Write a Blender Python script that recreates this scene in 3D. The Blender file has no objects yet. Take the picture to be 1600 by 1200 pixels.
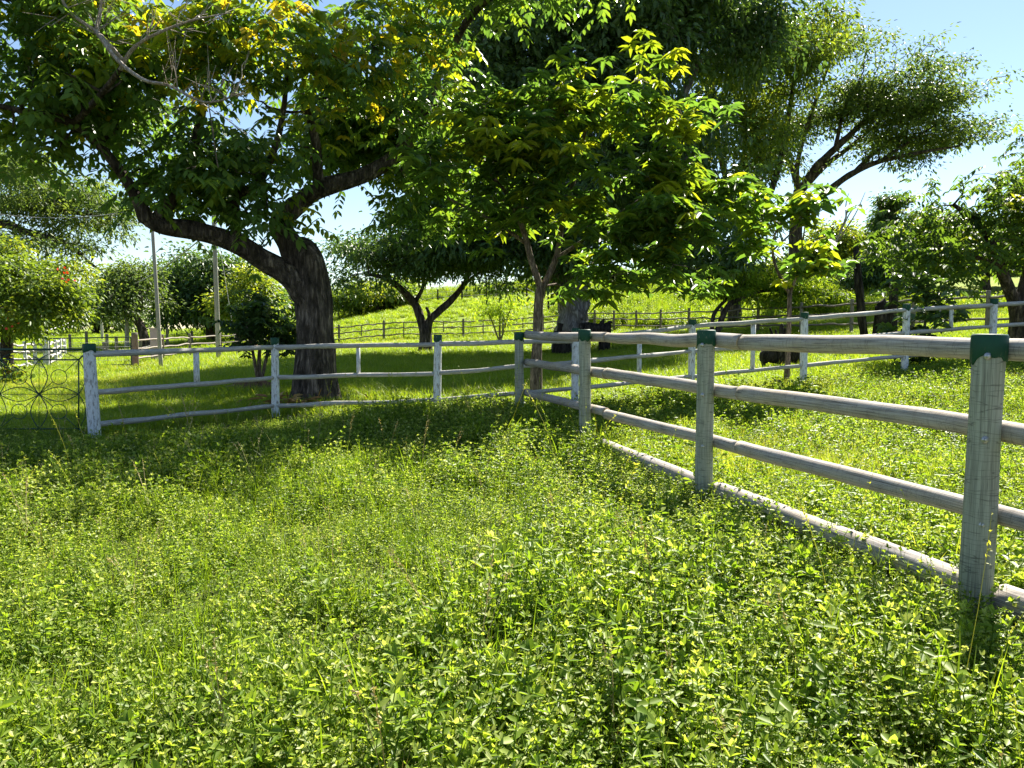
import bpy, math
import numpy as np
from mathutils import Vector

R = math.radians
S = bpy.context.scene
COL = S.collection

# ------------------------------------------------------------------ camera
F, HX, HY, EYE = 1209.0, 800.0, 600.0, 1.4
TH = math.atan((600 - 513) / F)
CT, ST = math.cos(TH), math.sin(TH)
cam = bpy.data.cameras.new('camera')
cam.sensor_width = 36.0
cam.lens = 36.0 * F / 1600
cam.clip_start, cam.clip_end = 0.05, 3000
co = bpy.data.objects.new('camera', cam)
COL.objects.link(co)
co.location = (0, 0, EYE)
co.rotation_euler = (R(90) - TH, 0, 0)
S.camera = co

# ------------------------------------------------------------------ light
SUN_AZ, SUN_EL = R(31), R(43.5)
w = bpy.data.worlds.new('World')
S.world = w
w.use_nodes = True
wn, wl = w.node_tree.nodes, w.node_tree.links
sky = wn.new('ShaderNodeTexSky')
sky.sky_type = 'NISHITA'
sky.sun_disc = False
sky.sun_elevation = SUN_EL
sky.sun_rotation = SUN_AZ
sky.altitude = 300
sky.air_density = 1.0
sky.dust_density = 0.1
sky.ozone_density = 1.1
wl.new(sky.outputs[0], wn['Background'].inputs[0])
wn['Background'].inputs[1].default_value = 0.05
sl = bpy.data.lights.new('sun', 'SUN')
sl.energy = 5.0
sl.angle = R(0.5)
sl.color = (1.0, 0.94, 0.82)
so = bpy.data.objects.new('sun', sl)
COL.objects.link(so)
sv = Vector((math.sin(SUN_AZ) * math.cos(SUN_EL), math.cos(SUN_AZ) * math.cos(SUN_EL), math.sin(SUN_EL)))
so.rotation_euler = sv.to_track_quat('Z', 'Y').to_euler()
so.location = (20, 20, 40)
S.view_settings.view_transform = 'Standard'
S.view_settings.look = 'None'
S.view_settings.exposure = 1.85
S.view_settings.gamma = 1.0
S.cycles.max_bounces = 12
S.cycles.diffuse_bounces = 8
S.cycles.transmission_bounces = 8
S.cycles.sample_clamp_indirect = 6.0

# ------------------------------------------------------------------ maths helpers
def ss(a, b, x):
    t = np.clip((np.asarray(x, float) - a) / (b - a), 0, 1)
    return t * t * (3 - 2 * t)

def T(x, y):
    x = np.asarray(x, float); y = np.asarray(y, float)
    sp = np.minimum(np.logaddexp(0, x), 22)
    z = 0.08 * sp * ss(6, 14, y)
    z = z + 0.022 * np.clip(y - 20, 0, 28) * ss(-22, -6, x)
    z = z - 0.25 * ss(-6, -15, -np.abs(x) * 0 + x * 1.0) * 0 - 0.25 * (1 - ss(-15, -6, x)) * ss(14, 28, y)
    cr = 4.7 * ss(-38, 2, x)
    t = np.clip((y - 47) / 35, 0, 1)
    z = z + cr * t * (1.25 - 0.25 * t)
    z = z - 0.05 * np.clip(y - 84, 0, 60) * ss(-38, -10, x)
    z = z + 0.01 * np.clip(y - 35, 0, 100) * (1 - ss(-40, -20, x))
    z = z + 0.025 * np.sin(x * 0.9 + 1.3) * np.sin(y * 0.7 + 0.4) * ss(1, 4, y) + 0.01 * np.sin(x * 2.3 + y * 1.7)
    return z

def Tz(x, y):
    return float(T(x, y))

def P(px, py, y):
    u = (px - HX) / F; v = (HY - py) / F
    t = y / (CT + v * ST)
    return np.array([u * t, y, EYE + t * (-ST + v * CT)])

def G(px, y, dz=0.0):
    x = (px - HX) / F * y
    for _ in range(4):
        z = Tz(x, y)
        t = y * CT - (z - EYE) * ST
        x = (px - HX) / F * t
    return np.array([x, y, Tz(x, y) + dz])

def unit(v):
    return v / np.maximum(np.linalg.norm(v, axis=-1, keepdims=True), 1e-9)

def catmull(pts, sub=5, vals=None):
    pts = np.asarray(pts, float)
    n = len(pts)
    if n == 2:
        t = np.linspace(0, 1, sub + 1)[:, None]
        out = pts[0] * (1 - t) + pts[1] * t
        if vals is None: return out
        return out, np.interp(t[:, 0], [0, 1], vals)
    ext = np.vstack([2 * pts[0] - pts[1], pts, 2 * pts[-1] - pts[-2]])
    out, ts = [], []
    for i in range(n - 1):
        p0, p1, p2, p3 = ext[i:i + 4]
        for k in range(sub):
            t = k / sub
            out.append(0.5 * (2 * p1 + (p2 - p0) * t + (2 * p0 - 5 * p1 + 4 * p2 - p3) * t * t + (3 * p1 - p0 - 3 * p2 + p3) * t ** 3))
            ts.append(i + t)
    out.append(pts[-1]); ts.append(n - 1)
    out = np.array(out)
    if vals is None: return out
    return out, np.interp(ts, np.arange(n), vals)

# ------------------------------------------------------------------ mesh builder
class MB:
    def __init__(self):
        self.v, self.f, self.uv, self.tone, self.n = [], [], [], [], 0

    def add(self, v, faces, uv=None, tone=None):
        v = np.asarray(v, np.float32).reshape(-1, 3)
        for fa in faces:
            self.f.append(np.asarray(fa, np.int32) + self.n)
        self.v.append(v)
        self.uv.append(np.zeros((len(v), 2), np.float32) if uv is None else np.asarray(uv, np.float32))
        t = np.full(len(v), 0.5, np.float32) if tone is None else np.broadcast_to(np.asarray(tone, np.float32), (len(v),))
        self.tone.append(t)
        self.n += len(v)

    def tube(self, pts, rad, seg=8, rough=0.0, seed=0, caps=True, tone=0.5, squash=1.0):
        pts = np.asarray(pts, float); m = len(pts)
        rad = np.broadcast_to(np.asarray(rad, float), (m,))
        tan = np.gradient(pts, axis=0); tan = unit(tan)
        ref = np.array([0, 0, 1.0]) if abs(tan[0, 2]) < 0.9 else np.array([0, -1.0, 0])
        s = unit(np.cross(tan[0], ref))
        A = np.zeros((m, 3)); B = np.zeros((m, 3))
        for i in range(m):
            s = s - tan[i] * np.dot(s, tan[i]); s = s / max(np.linalg.norm(s), 1e-9)
            A[i] = s; B[i] = np.cross(tan[i], s)
        L = np.concatenate([[0], np.cumsum(np.linalg.norm(np.diff(pts, axis=0), axis=1))])
        a = np.linspace(0, 2 * np.pi, seg + 1)
        rr = np.repeat(rad[:, None], seg + 1, 1)
        if rough:
            g = np.random.default_rng(seed)
            for k in range(5):
                fq = g.uniform(1.5, 9); ph = g.uniform(0, 6.3, 2); m_ = g.integers(0, 4) if seg < 24 else g.integers(2, 9)
                rr = rr * (1 + rough * g.uniform(.4, 1) * np.sin(L[:, None] * fq + ph[0]) * np.cos(m_ * a[None, :] + ph[1]))
            if seg >= 24 and k == 4:
                for m_ in (12, 18, 26):
                    rr = rr * (1 + .016 * np.abs(np.sin(m_ * .5 * a[None, :] + .9 * np.sin(L[:, None] * g.uniform(1, 4) + m_))))
            rr[:, -1] = rr[:, 0]
        P_ = pts[:, None, :] + A[:, None, :] * (np.cos(a)[None, :, None] * rr[..., None]) + B[:, None, :] * (np.sin(a)[None, :, None] * rr[..., None] * squash)
        uv = np.stack([np.broadcast_to(a / 6.2832, (m, seg + 1)), np.broadcast_to(L[:, None], (m, seg + 1))], -1)
        idx = np.arange(m * (seg + 1)).reshape(m, seg + 1)
        q = np.stack([idx[:-1, :-1], idx[:-1, 1:], idx[1:, 1:], idx[1:, :-1]], -1).reshape(-1, 4)
        vv = P_.reshape(-1, 3); uu = uv.reshape(-1, 2)
        faces = [q]
        if caps:
            c0, c1 = len(vv), len(vv) + 1
            vv = np.vstack([vv, pts[0], pts[-1]]); uu = np.vstack([uu, [0.5, 0], [0.5, L[-1]]])
            faces.append(np.stack([np.full(seg, c0), idx[0, 1:], idx[0, :-1]], -1))
            faces.append(np.stack([np.full(seg, c1), idx[-1, :-1], idx[-1, 1:]], -1))
        self.add(vv, faces, uu, tone)

    def box(self, c, sx, sy, sz, rot=0.0, tone=0.5):
        k = np.array([[x, y, z] for x in (-1, 1) for y in (-1, 1) for z in (-1, 1)], float) * np.array([sx, sy, sz]) / 2
        cr, sr = math.cos(rot), math.sin(rot)
        k = np.stack([k[:, 0] * cr - k[:, 1] * sr, k[:, 0] * sr + k[:, 1] * cr, k[:, 2]], -1) + np.asarray(c, float)
        f = [[0, 1, 3, 2], [4, 6, 7, 5], [0, 4, 5, 1], [2, 3, 7, 6], [0, 2, 6, 4], [1, 5, 7, 3]]
        self.add(k, [f], k[:, [0, 2]], tone)

    def build(self, name, mat, parent=None, smooth=True, link=True):
        me = bpy.data.meshes.new(name)
        v = np.concatenate(self.v).astype(np.float32)
        off = np.zeros(3, np.float32)
        if parent is not None:
            off = np.array(root_loc(parent), np.float32)
        me.vertices.add(len(v)); me.vertices.foreach_set('co', (v - off).ravel())
        sizes = np.concatenate([np.full(len(f), f.shape[1], np.int32) for f in self.f])
        loops = np.concatenate([f.ravel() for f in self.f]).astype(np.int32)
        me.loops.add(len(loops)); me.loops.foreach_set('vertex_index', loops)
        me.polygons.add(len(sizes))
        st = np.concatenate([[0], np.cumsum(sizes)[:-1]]).astype(np.int32)
        me.polygons.foreach_set('loop_start', st)
        me.polygons.foreach_set('use_smooth', np.full(len(sizes), smooth, bool))
        uvl = me.uv_layers.new(name='UVMap')
        uvl.data.foreach_set('uv', np.concatenate(self.uv)[loops].astype(np.float32).ravel())
        at = me.attributes.new('tone', 'FLOAT', 'POINT')
        at.data.foreach_set('value', np.concatenate(self.tone).astype(np.float32))
        me.update(calc_edges=True); me.validate()
        me.materials.append(mat)
        o = bpy.data.objects.new(name, me)
        if link: COL.objects.link(o)
        if parent is not None: o.parent = parent
        return o

def root_loc(o):
    p = np.zeros(3)
    while o is not None:
        p = p + np.array(o.location); o = o.parent
    return p

def tag(o, label, cat, group=None):
    o['label'] = label; o['category'] = cat
    if group: o['group'] = group
    return o

def thing(name, label, cat, loc, group=None):
    o = bpy.data.objects.new(name, None)
    o.empty_display_size = 0.2
    COL.objects.link(o); o.location = tuple(float(c) for c in loc)
    return tag(o, label, cat, group)

# ------------------------------------------------------------------ materials
def newmat(name):
    m = bpy.data.materials.new(name); m.use_nodes = True
    return m, m.node_tree.nodes, m.node_tree.links, m.node_tree.nodes['Principled BSDF']

def ramp(n, stops):
    r = n.new('ShaderNodeValToRGB'); e = r.color_ramp.elements
    while len(e) < len(stops): e.new(0.5)
    for el, (p, c) in zip(e, stops):
        el.position = p; el.color = (*c, 1)
    return r

def leaf_mat(name, stops, trans=0.42, tmul=1.5, rough=0.42, spec=0.45, vary=0.0, red=1.12):
    m, n, l, b = newmat(name)
    at = n.new('ShaderNodeAttribute'); at.attribute_name = 'tone'
    fac = at.outputs['Fac']
    if vary:
        oi = n.new('ShaderNodeObjectInfo')
        mm = n.new('ShaderNodeMath'); mm.operation = 'MULTIPLY_ADD'
        l.new(oi.outputs['Random'], mm.inputs[0]); mm.inputs[1].default_value = vary
        ad = n.new('ShaderNodeMath'); ad.operation = 'SUBTRACT'
        l.new(fac, ad.inputs[0]); ad.inputs[1].default_value = vary / 2
        l.new(ad.outputs[0], mm.inputs[2]); fac = mm.outputs[0]
    r = ramp(n, stops); l.new(fac, r.inputs[0])
    l.new(r.outputs[0], b.inputs['Base Color'])
    b.inputs['Roughness'].default_value = rough
    b.inputs['Specular IOR Level'].default_value = spec
    tr = n.new('ShaderNodeBsdfTranslucent')
    mx = n.new('ShaderNodeMix'); mx.data_type = 'RGBA'; mx.blend_type = 'MULTIPLY'
    mx.inputs[0].default_value = 1.0
    l.new(r.outputs[0], mx.inputs[6]); mx.inputs[7].default_value = (tmul * red, tmul, tmul * 0.35, 1)
    l.new(mx.outputs[2], tr.inputs[0])
    ms = n.new('ShaderNodeMixShader'); ms.inputs[0].default_value = trans
    l.new(b.outputs[0], ms.inputs[1]); l.new(tr.outputs[0], ms.inputs[2])
    l.new(ms.outputs[0], n['Material Output'].inputs[0])
    return m

def wood_mat(name, base, dark, paint=None, paint_amt=0.5, crack=0.6, scale=(9.0, 2.2), rough=0.8, hair=0.0, warm=None):
    m, n, l, b = newmat(name)
    uv = n.new('ShaderNodeUVMap'); uv.uv_map = 'UVMap'
    oi = n.new('ShaderNodeObjectInfo')
    off = n.new('ShaderNodeVectorMath'); off.operation = 'MULTIPLY_ADD'
    l.new(oi.outputs['Random'], off.inputs[0]); off.inputs[1].default_value = (37, 53, 0); l.new(uv.outputs[0], off.inputs[2])
    def noise(sc, scale, det=6.0, rgh=0.6):
        mp = n.new('ShaderNodeMapping'); l.new(off.outputs[0], mp.inputs[0]); mp.inputs[3].default_value = (sc[0], sc[1], 1)
        t = n.new('ShaderNodeTexNoise'); l.new(mp.outputs[0], t.inputs[0])
        t.inputs['Scale'].default_value = scale; t.inputs['Detail'].default_value = det; t.inputs['Roughness'].default_value = rgh
        return t.outputs[0]
    grain = noise((scale[0], scale[1] * 0.35), 4.0)
    r = ramp(n, [(0.28, dark), (0.5, base), (0.75, tuple(min(1, c * 1.28) for c in base))])
    l.new(grain, r.inputs[0])
    col = r.outputs[0]
    def mixc(fac, a, c2, mode='MIX'):
        mx = n.new('ShaderNodeMix'); mx.data_type = 'RGBA'; mx.blend_type = mode
        l.new(fac, mx.inputs[0])
        for k, q in ((6, a), (7, c2)):
            if isinstance(q, tuple): mx.inputs[k].default_value = (*q, 1)
            else: l.new(q, mx.inputs[k])
        return mx.outputs[2]
    if warm:
        bl = noise((1.2, 0.9), 2.0, 4)
        rb = ramp(n, [(0.42, (0, 0, 0)), (0.66, (1, 1, 1))]); l.new(bl, rb.inputs[0])
        col = mixc(rb.outputs[0], col, warm)
    # long drying cracks
    ck = noise((scale[0] * 1.6, 0.22), 5.0, 3, 0.5)
    rc = ramp(n, [(0.47, (0, 0, 0)), (0.495, (1, 1, 1)), (0.505, (1, 1, 1)), (0.53, (0, 0, 0))]); l.new(ck, rc.inputs[0])
    ca = n.new('ShaderNodeMath'); ca.operation = 'MULTIPLY'; l.new(rc.outputs[0], ca.inputs[0]); ca.inputs[1].default_value = crack
    col = mixc(ca.outputs[0], col, tuple(c * 0.25 for c in dark))
    if hair:   # fine cross checks of a weathered post
        hk = noise((0.5, 11.0), 2.6, 2, 0.5)
        rh = ramp(n, [(0.485, (0, 0, 0)), (0.5, (1, 1, 1)), (0.515, (0, 0, 0))]); l.new(hk, rh.inputs[0])
        ha = n.new('ShaderNodeMath'); ha.operation = 'MULTIPLY'; l.new(rh.outputs[0], ha.inputs[0]); ha.inputs[1].default_value = hair
        col = mixc(ha.outputs[0], col, tuple(c * 0.45 for c in dark))
    kv = n.new('ShaderNodeTexVoronoi'); km = n.new('ShaderNodeMapping'); l.new(off.outputs[0], km.inputs[0]); km.inputs[3].default_value = (5, 2.6, 1)
    l.new(km.outputs[0], kv.inputs[0]); kv.inputs['Scale'].default_value = 1.0; kv.inputs['Randomness'].default_value = 1.0
    rk = ramp(n, [(0.05, (1, 1, 1)), (0.13, (0, 0, 0))]); l.new(kv.outputs['Distance'], rk.inputs[0])
    ka = n.new('ShaderNodeMath'); ka.operation = 'MULTIPLY'; l.new(rk.outputs[0], ka.inputs[0]); ka.inputs[1].default_value = 0.7
    col = mixc(ka.outputs[0], col, tuple(c * 0.4 for c in dark))
    hgt = grain
    if paint:
        pn = noise((3.0, 1.6), 6.0, 8, 0.7)
        rp = ramp(n, [(paint_amt - 0.05, (1, 1, 1)), (paint_amt + 0.03, (0, 0, 0))]); l.new(pn, rp.inputs[0])
        pt = noise((2.0, 2.0), 9.0)
        rpt = ramp(n, [(0.3, tuple(c * 0.8 for c in paint)), (0.7, paint)]); l.new(pt, rpt.inputs[0])
        col = mixc(rp.outputs[0], col, rpt.outputs[0])
        hgt = rp.outputs[0]
    l.new(col, b.inputs['Base Color'])
    b.inputs['Roughness'].default_value = rough
    b.inputs['Specular IOR Level'].default_value = 0.25
    bp = n.new('ShaderNodeBump'); bp.inputs['Strength'].default_value = 0.35; bp.inputs['Distance'].default_value = 0.006
    l.new(hgt, bp.inputs['Height']); l.new(bp.outputs[0], b.inputs['Normal'])
    return m

def bark_mat(name, base, dark, scale=5.0, bump=0.06):
    m, n, l, b = newmat(name)
    tc = n.new('ShaderNodeTexCoord')
    mp = n.new('ShaderNodeMapping'); l.new(tc.outputs['Object'], mp.inputs[0]); mp.inputs[3].default_value = (1, 1, 0.27)
    t = n.new('ShaderNodeTexNoise'); l.new(mp.outputs[0], t.inputs[0]); t.inputs['Scale'].default_value = scale * 2.2; t.inputs['Detail'].default_value = 8; t.inputs['Roughness'].default_value = 0.65
    v = n.new('ShaderNodeTexVoronoi'); l.new(mp.outputs[0], v.inputs[0]); v.inputs['Scale'].default_value = scale * 3; v.feature = 'DISTANCE_TO_EDGE'
    r = ramp(n, [(0.36, dark), (0.5, base), (0.72, tuple(min(.6, c * 2.5) for c in base))]); l.new(t.outputs[0], r.inputs[0])
    rv = ramp(n, [(0.0, (0.35, 0.35, 0.35)), (0.3, (1, 1, 1))]); l.new(v.outputs[0], rv.inputs[0])
    mx = n.new('ShaderNodeMix'); mx.data_type = 'RGBA'; mx.blend_type = 'MULTIPLY'; mx.inputs[0].default_value = 0.35
    l.new(r.outputs[0], mx.inputs[6]); l.new(rv.outputs[0], mx.inputs[7])
    l.new(mx.outputs[2], b.inputs['Base Color']); b.inputs['Roughness'].default_value = 0.9; b.inputs['Specular IOR Level'].default_value = 0.15
    ad = n.new('ShaderNodeMath'); ad.operation = 'ADD'; l.new(t.outputs[0], ad.inputs[0]); ad.inputs[1].default_value = 0.0
    m2 = n.new('ShaderNodeMapping'); l.new(tc.outputs['Object'], m2.inputs[0]); m2.inputs[3].default_value = (1, 1, 0.13)
    t2 = n.new('ShaderNodeTexNoise'); l.new(m2.outputs[0], t2.inputs[0]); t2.inputs['Scale'].default_value = scale * 3.4; t2.inputs['Detail'].default_value = 5; t2.inputs['Roughness'].default_value = 0.6
    rf = ramp(n, [(0.40, (1, 1, 1)), (0.485, (0.16, 0.16, 0.16)), (0.515, (0.16, 0.16, 0.16)), (0.60, (1, 1, 1))]); l.new(t2.outputs[0], rf.inputs[0])
    mf = n.new('ShaderNodeMix'); mf.data_type = 'RGBA'; mf.blend_type = 'MULTIPLY'; mf.inputs[0].default_value = 0.55
    l.new(mx.outputs[2], mf.inputs[6]); l.new(rf.outputs[0], mf.inputs[7]); l.new(mf.outputs[2], b.inputs['Base Color'])
    l.new(rf.outputs[0], ad.inputs[1])
    bp = n.new('ShaderNodeBump'); bp.inputs['Strength'].default_value = 1.0; bp.inputs['Distance'].default_value = bump
    l.new(ad.outputs[0], bp.inputs['Height']); l.new(bp.outputs[0], b.inputs['Normal'])
    return m

def plain_mat(name, c, rough=0.6, metal=0.0, var=0.25, scale=12):
    m, n, l, b = newmat(name)
    tc = n.new('ShaderNodeTexCoord')
    t = n.new('ShaderNodeTexNoise'); l.new(tc.outputs['Object'], t.inputs[0]); t.inputs['Scale'].default_value = scale; t.inputs['Detail'].default_value = 6
    r = ramp(n, [(0.3, tuple(x * (1 - var) for x in c)), (0.7, tuple(min(1, x * (1 + var)) for x in c))]); l.new(t.outputs[0], r.inputs[0])
    l.new(r.outputs[0], b.inputs['Base Color']); b.inputs['Roughness'].default_value = rough; b.inputs['Metallic'].default_value = metal
    return m

M = {}
M['grey_wood'] = wood_mat('weathered_grey_wood', (0.43, 0.395, 0.365), (0.19, 0.17, 0.155), crack=0.9, warm=(0.42, 0.36, 0.28), hair=0.45)
M['post_wood'] = wood_mat('treated_post_wood', (0.335, 0.345, 0.28), (0.20, 0.20, 0.16), crack=0.55, hair=0.75, scale=(6, 1.5))
M['cut_wood'] = plain_mat('sawn_log_end', (0.38, 0.27, 0.15), 0.85, 0, 0.3, 30)
M['white_post'] = wood_mat('peeling_white_paint', (0.34, 0.32, 0.30), (0.15, 0.14, 0.13), paint=(0.74, 0.76, 0.78), paint_amt=0.56)
M['rail_wood'] = wood_mat('silvered_rail_wood', (0.44, 0.42, 0.39), (0.22, 0.20, 0.18), crack=0.7, paint=(0.64, 0.64, 0.63), paint_amt=0.44)
M['brown_wood'] = wood_mat('brown_fence_wood', (0.22, 0.19, 0.155), (0.09, 0.075, 0.06), crack=0.5)
M['green_paint'] = wood_mat('dark_green_paint', (0.25, 0.24, 0.18), (0.10, 0.10, 0.08), paint=(0.012, 0.070, 0.040), paint_amt=0.63, crack=0.5, rough=0.55)
M['green_metal'] = plain_mat('green_painted_iron', (0.012, 0.05, 0.030), 0.45, 0.0, 0.3, 30)
M['steel'] = plain_mat('galvanised_steel', (0.5, 0.5, 0.5), 0.45, 0.7, 0.2, 60)
M['char'] = bark_mat('charred_wood', (0.07, 0.06, 0.052), (0.018, 0.016, 0.014), 4)
M['pole_wood'] = wood_mat('pale_pole_wood', (0.42, 0.39, 0.35), (0.24, 0.22, 0.19), crack=0.4)
M['wire'] = plain_mat('grey_wire', (0.35, 0.35, 0.35), 0.5, 0.3)
M['bark_dark'] = bark_mat('dark_ridged_bark', (0.15, 0.122, 0.105), (0.055, 0.044, 0.038), 4)
M['bark_grey'] = bark_mat('pale_grey_bark', (0.40, 0.37, 0.365), (0.20, 0.175, 0.17), 2.0, 0.06)
M['bark_thin'] = bark_mat('brown_young_bark', (0.23, 0.18, 0.14), (0.10, 0.075, 0.06), 9, 0.008)
M['bark_far'] = bark_mat('mid_brown_bark', (0.13, 0.105, 0.085), (0.05, 0.04, 0.033), 3)
M['dead_twig'] = bark_mat('bare_tan_twigs', (0.50, 0.42, 0.34), (0.32, 0.26, 0.21), 12, 0.004)
M['dry_leaf'] = leaf_mat('dry_palm_litter', [(0, (0.13, 0.07, 0.03)), (0.6, (0.30, 0.17, 0.07)), (1, (0.42, 0.30, 0.15))], 0.2, 1.0, 0.7, 0.2)
M['box'] = plain_mat('faded_pink_panel', (0.52, 0.38, 0.40), 0.6, 0, 0.08, 6)
M['soil'] = plain_mat('heaped_brown_soil', (0.14, 0.075, 0.05), 0.95, 0, 0.4, 14)

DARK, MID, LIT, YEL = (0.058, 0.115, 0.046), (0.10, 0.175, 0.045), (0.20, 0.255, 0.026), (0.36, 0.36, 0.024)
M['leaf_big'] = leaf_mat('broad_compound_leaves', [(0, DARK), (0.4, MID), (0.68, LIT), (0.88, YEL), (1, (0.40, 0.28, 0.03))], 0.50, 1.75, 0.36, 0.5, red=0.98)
M['leaf_mango'] = leaf_mat('long_glossy_leaves', [(0, (0.055, 0.105, 0.04)), (0.42, (0.10, 0.17, 0.038)), (0.7, (0.17, 0.21, 0.02)), (1, (0.30, 0.30, 0.025))], 0.52, 1.9, 0.38, 0.42, red=0.93)
M['leaf_dark'] = leaf_mat('deep_green_leaves', [(0, (0.048, 0.092, 0.042)), (0.5, (0.08, 0.14, 0.05)), (1, (0.13, 0.20, 0.04))], 0.42, 1.6, 0.42, 0.42, red=1.0)
M['leaf_mid'] = leaf_mat('mid_green_leaves', [(0, (0.06, 0.115, 0.028)), (0.5, (0.12, 0.19, 0.032)), (1, (0.25, 0.29, 0.03))], 0.48, 1.7, 0.45, 0.4)
M['leaf_airy'] = leaf_mat('small_feathery_leaves', [(0, (0.07, 0.115, 0.045)), (0.5, (0.115, 0.17, 0.058)), (1, (0.20, 0.235, 0.065))], 0.48, 1.5, 0.5, 0.3, red=0.98)
M['leaf_bright'] = leaf_mat('bright_green_leaves', [(0, (0.10, 0.18, 0.025)), (0.5, (0.17, 0.27, 0.03)), (1, (0.26, 0.34, 0.035))], 0.58, 1.8, 0.5, 0.25)
M['leaf_rust'] = leaf_mat('green_leaves_turning_orange', [(0, (0.045, 0.085, 0.025)), (0.5, (0.09, 0.15, 0.026)), (0.8, (0.22, 0.25, 0.024)), (0.95, (0.28, 0.27, 0.03)), (1, (0.34, 0.17, 0.03))], 0.50, 1.8, 0.5, 0.25, red=1.02)
M['leaf_yellow'] = leaf_mat('yellow_croton_leaves', [(0, (0.35, 0.25, 0.02)), (1, (0.55, 0.36, 0.03))], 0.35, 1.2, 0.4, 0.4)
M['flower_red'] = leaf_mat('red_flowers', [(0, (0.5, 0.03, 0.02)), (1, (0.7, 0.08, 0.03))], 0.3, 1.0)
M['weed'] = leaf_mat('meadow_weed_leaves', [(0, (0.048, 0.10, 0.015)), (0.35, (0.11, 0.19, 0.020)), (0.65, (0.21, 0.295, 0.036)), (0.88, (0.33, 0.39, 0.10)), (1, (0.45, 0.48, 0.22))], 0.50, 1.5, 0.45, 0.22, vary=0.42, red=0.99)
M['grass'] = leaf_mat('grass_blades', [(0, (0.055, 0.125, 0.015)), (0.5, (0.175, 0.265, 0.02)), (0.85, (0.28, 0.36, 0.03)), (1, (0.40, 0.40, 0.09))], 0.48, 1.5, 0.45, 0.25, vary=0.35, red=1.02)
M['straw'] = leaf_mat('dry_straw_stems', [(0, (0.20, 0.15, 0.06)), (0.8, (0.36, 0.29, 0.14)), (1, (0.46, 0.40, 0.22))], 0.25, 1.0, 0.7, 0.2, vary=.3)

def ground_mat():
    m, n, l, b = newmat('meadow_ground')
    g = n.new('ShaderNodeNewGeometry')
    def nz(s, d=8):
        t = n.new('ShaderNodeTexNoise'); l.new(g.outputs['Position'], t.inputs[0]); t.inputs['Scale'].default_value = s; t.inputs['Detail'].default_value = d; t.inputs['Roughness'].default_value = 0.65
        return t.outputs[0]
    r1 = ramp(n, [(0.32, (0.030, 0.036, 0.012)), (0.5, (0.060, 0.072, 0.020)), (0.68, (0.13, 0.115, 0.05))]); l.new(nz(6), r1.inputs[0])
    r2 = ramp(n, [(0.3, (0.12, 0.18, 0.026)), (0.5, (0.19, 0.25, 0.03)), (0.72, (0.29, 0.31, 0.05))]); l.new(nz(0.35, 10), r2.inputs[0])
    far = n.new('ShaderNodeAttribute'); far.attribute_name = 'far'
    mx = n.new('ShaderNodeMix'); mx.data_type = 'RGBA'; l.new(far.outputs['Fac'], mx.inputs[0]); l.new(r1.outputs[0], mx.inputs[6]); l.new(r2.outputs[0], mx.inputs[7])
    dirt = n.new('ShaderNodeAttribute'); dirt.attribute_name = 'dirt'
    rd = ramp(n, [(0.3, (0.26, 0.13, 0.075)), (0.7, (0.40, 0.23, 0.14))]); l.new(nz(3), rd.inputs[0])
    m2 = n.new('ShaderNodeMix'); m2.data_type = 'RGBA'; l.new(dirt.outputs['Fac'], m2.inputs[0]); l.new(mx.outputs[2], m2.inputs[6]); l.new(rd.outputs[0], m2.inputs[7])
    l.new(m2.outputs[2], b.inputs['Base Color']); b.inputs['Roughness'].default_value = 0.95; b.inputs['Specular IOR Level'].default_value = 0.1
    bp = n.new('ShaderNodeBump'); bp.inputs['Strength'].default_value = 0.7; bp.inputs['Distance'].default_value = 0.06; l.new(nz(9), bp.inputs['Height']); l.new(bp.outputs[0], b.inputs['Normal'])
    return m

# ------------------------------------------------------------------ ground
def dirt_mask(x, y):
    d = np.zeros_like(np.asarray(x, float))
    wob = 0.5 * np.sin(x * 1.7 + y) + 0.35 * np.sin(y * 2.9 - x * 1.1)
    for cx, cy, rx, ry, a in ((-14.6, 29.5, 2.0, 2.6, 1.0), (-12.6, 26.2, 1.6, 0.8, .9), (-9.2, 25.6, 1.8, 0.5, .7), (-7.6, 17.6, 1.2, .8, .6), (3.4, 13.2, 1.1, .5, .35), (-14.6, 52, 4, 3, 1.0)):
        q = np.sqrt(((x - cx) / rx) ** 2 + ((y - cy) / ry) ** 2) + 0.25 * wob
        d = np.maximum(d, a * (1 - ss(0.6, 1.15, q)))
    return d

def make_ground():
    fx = np.arange(-60, 60.1, 0.4); fy = np.arange(-8, 90.1, 0.4)
    xs = np.concatenate([[-1500, -900, -500, -300, -200, -140, -100, -80], fx, [80, 100, 140, 200, 300, 500, 900, 1500]])
    ys = np.concatenate([[-300, -100, -40, -15], fy, [95, 105, 120, 145, 180, 240, 350, 600, 1000, 2000]])
    X, Y = np.meshgrid(xs, ys)
    Z = T(X, np.minimum(Y, 400))
    mb = MB()
    idx = np.arange(X.size).reshape(X.shape)
    q = np.stack([idx[:-1, :-1], idx[:-1, 1:], idx[1:, 1:], idx[1:, :-1]], -1).reshape(-1, 4)
    mb.add(np.stack([X, Y, Z], -1).reshape(-1, 3), [q])
    o = mb.build('ground', ground_mat())
    for nm, val in (('far', ss(20, 42, Y)), ('dirt', dirt_mask(X, Y))):
        a = o.data.attributes.new(nm, 'FLOAT', 'POINT'); a.data.foreach_set('value', val.astype(np.float32).ravel())
    o['kind'] = 'structure'
make_ground()

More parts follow.
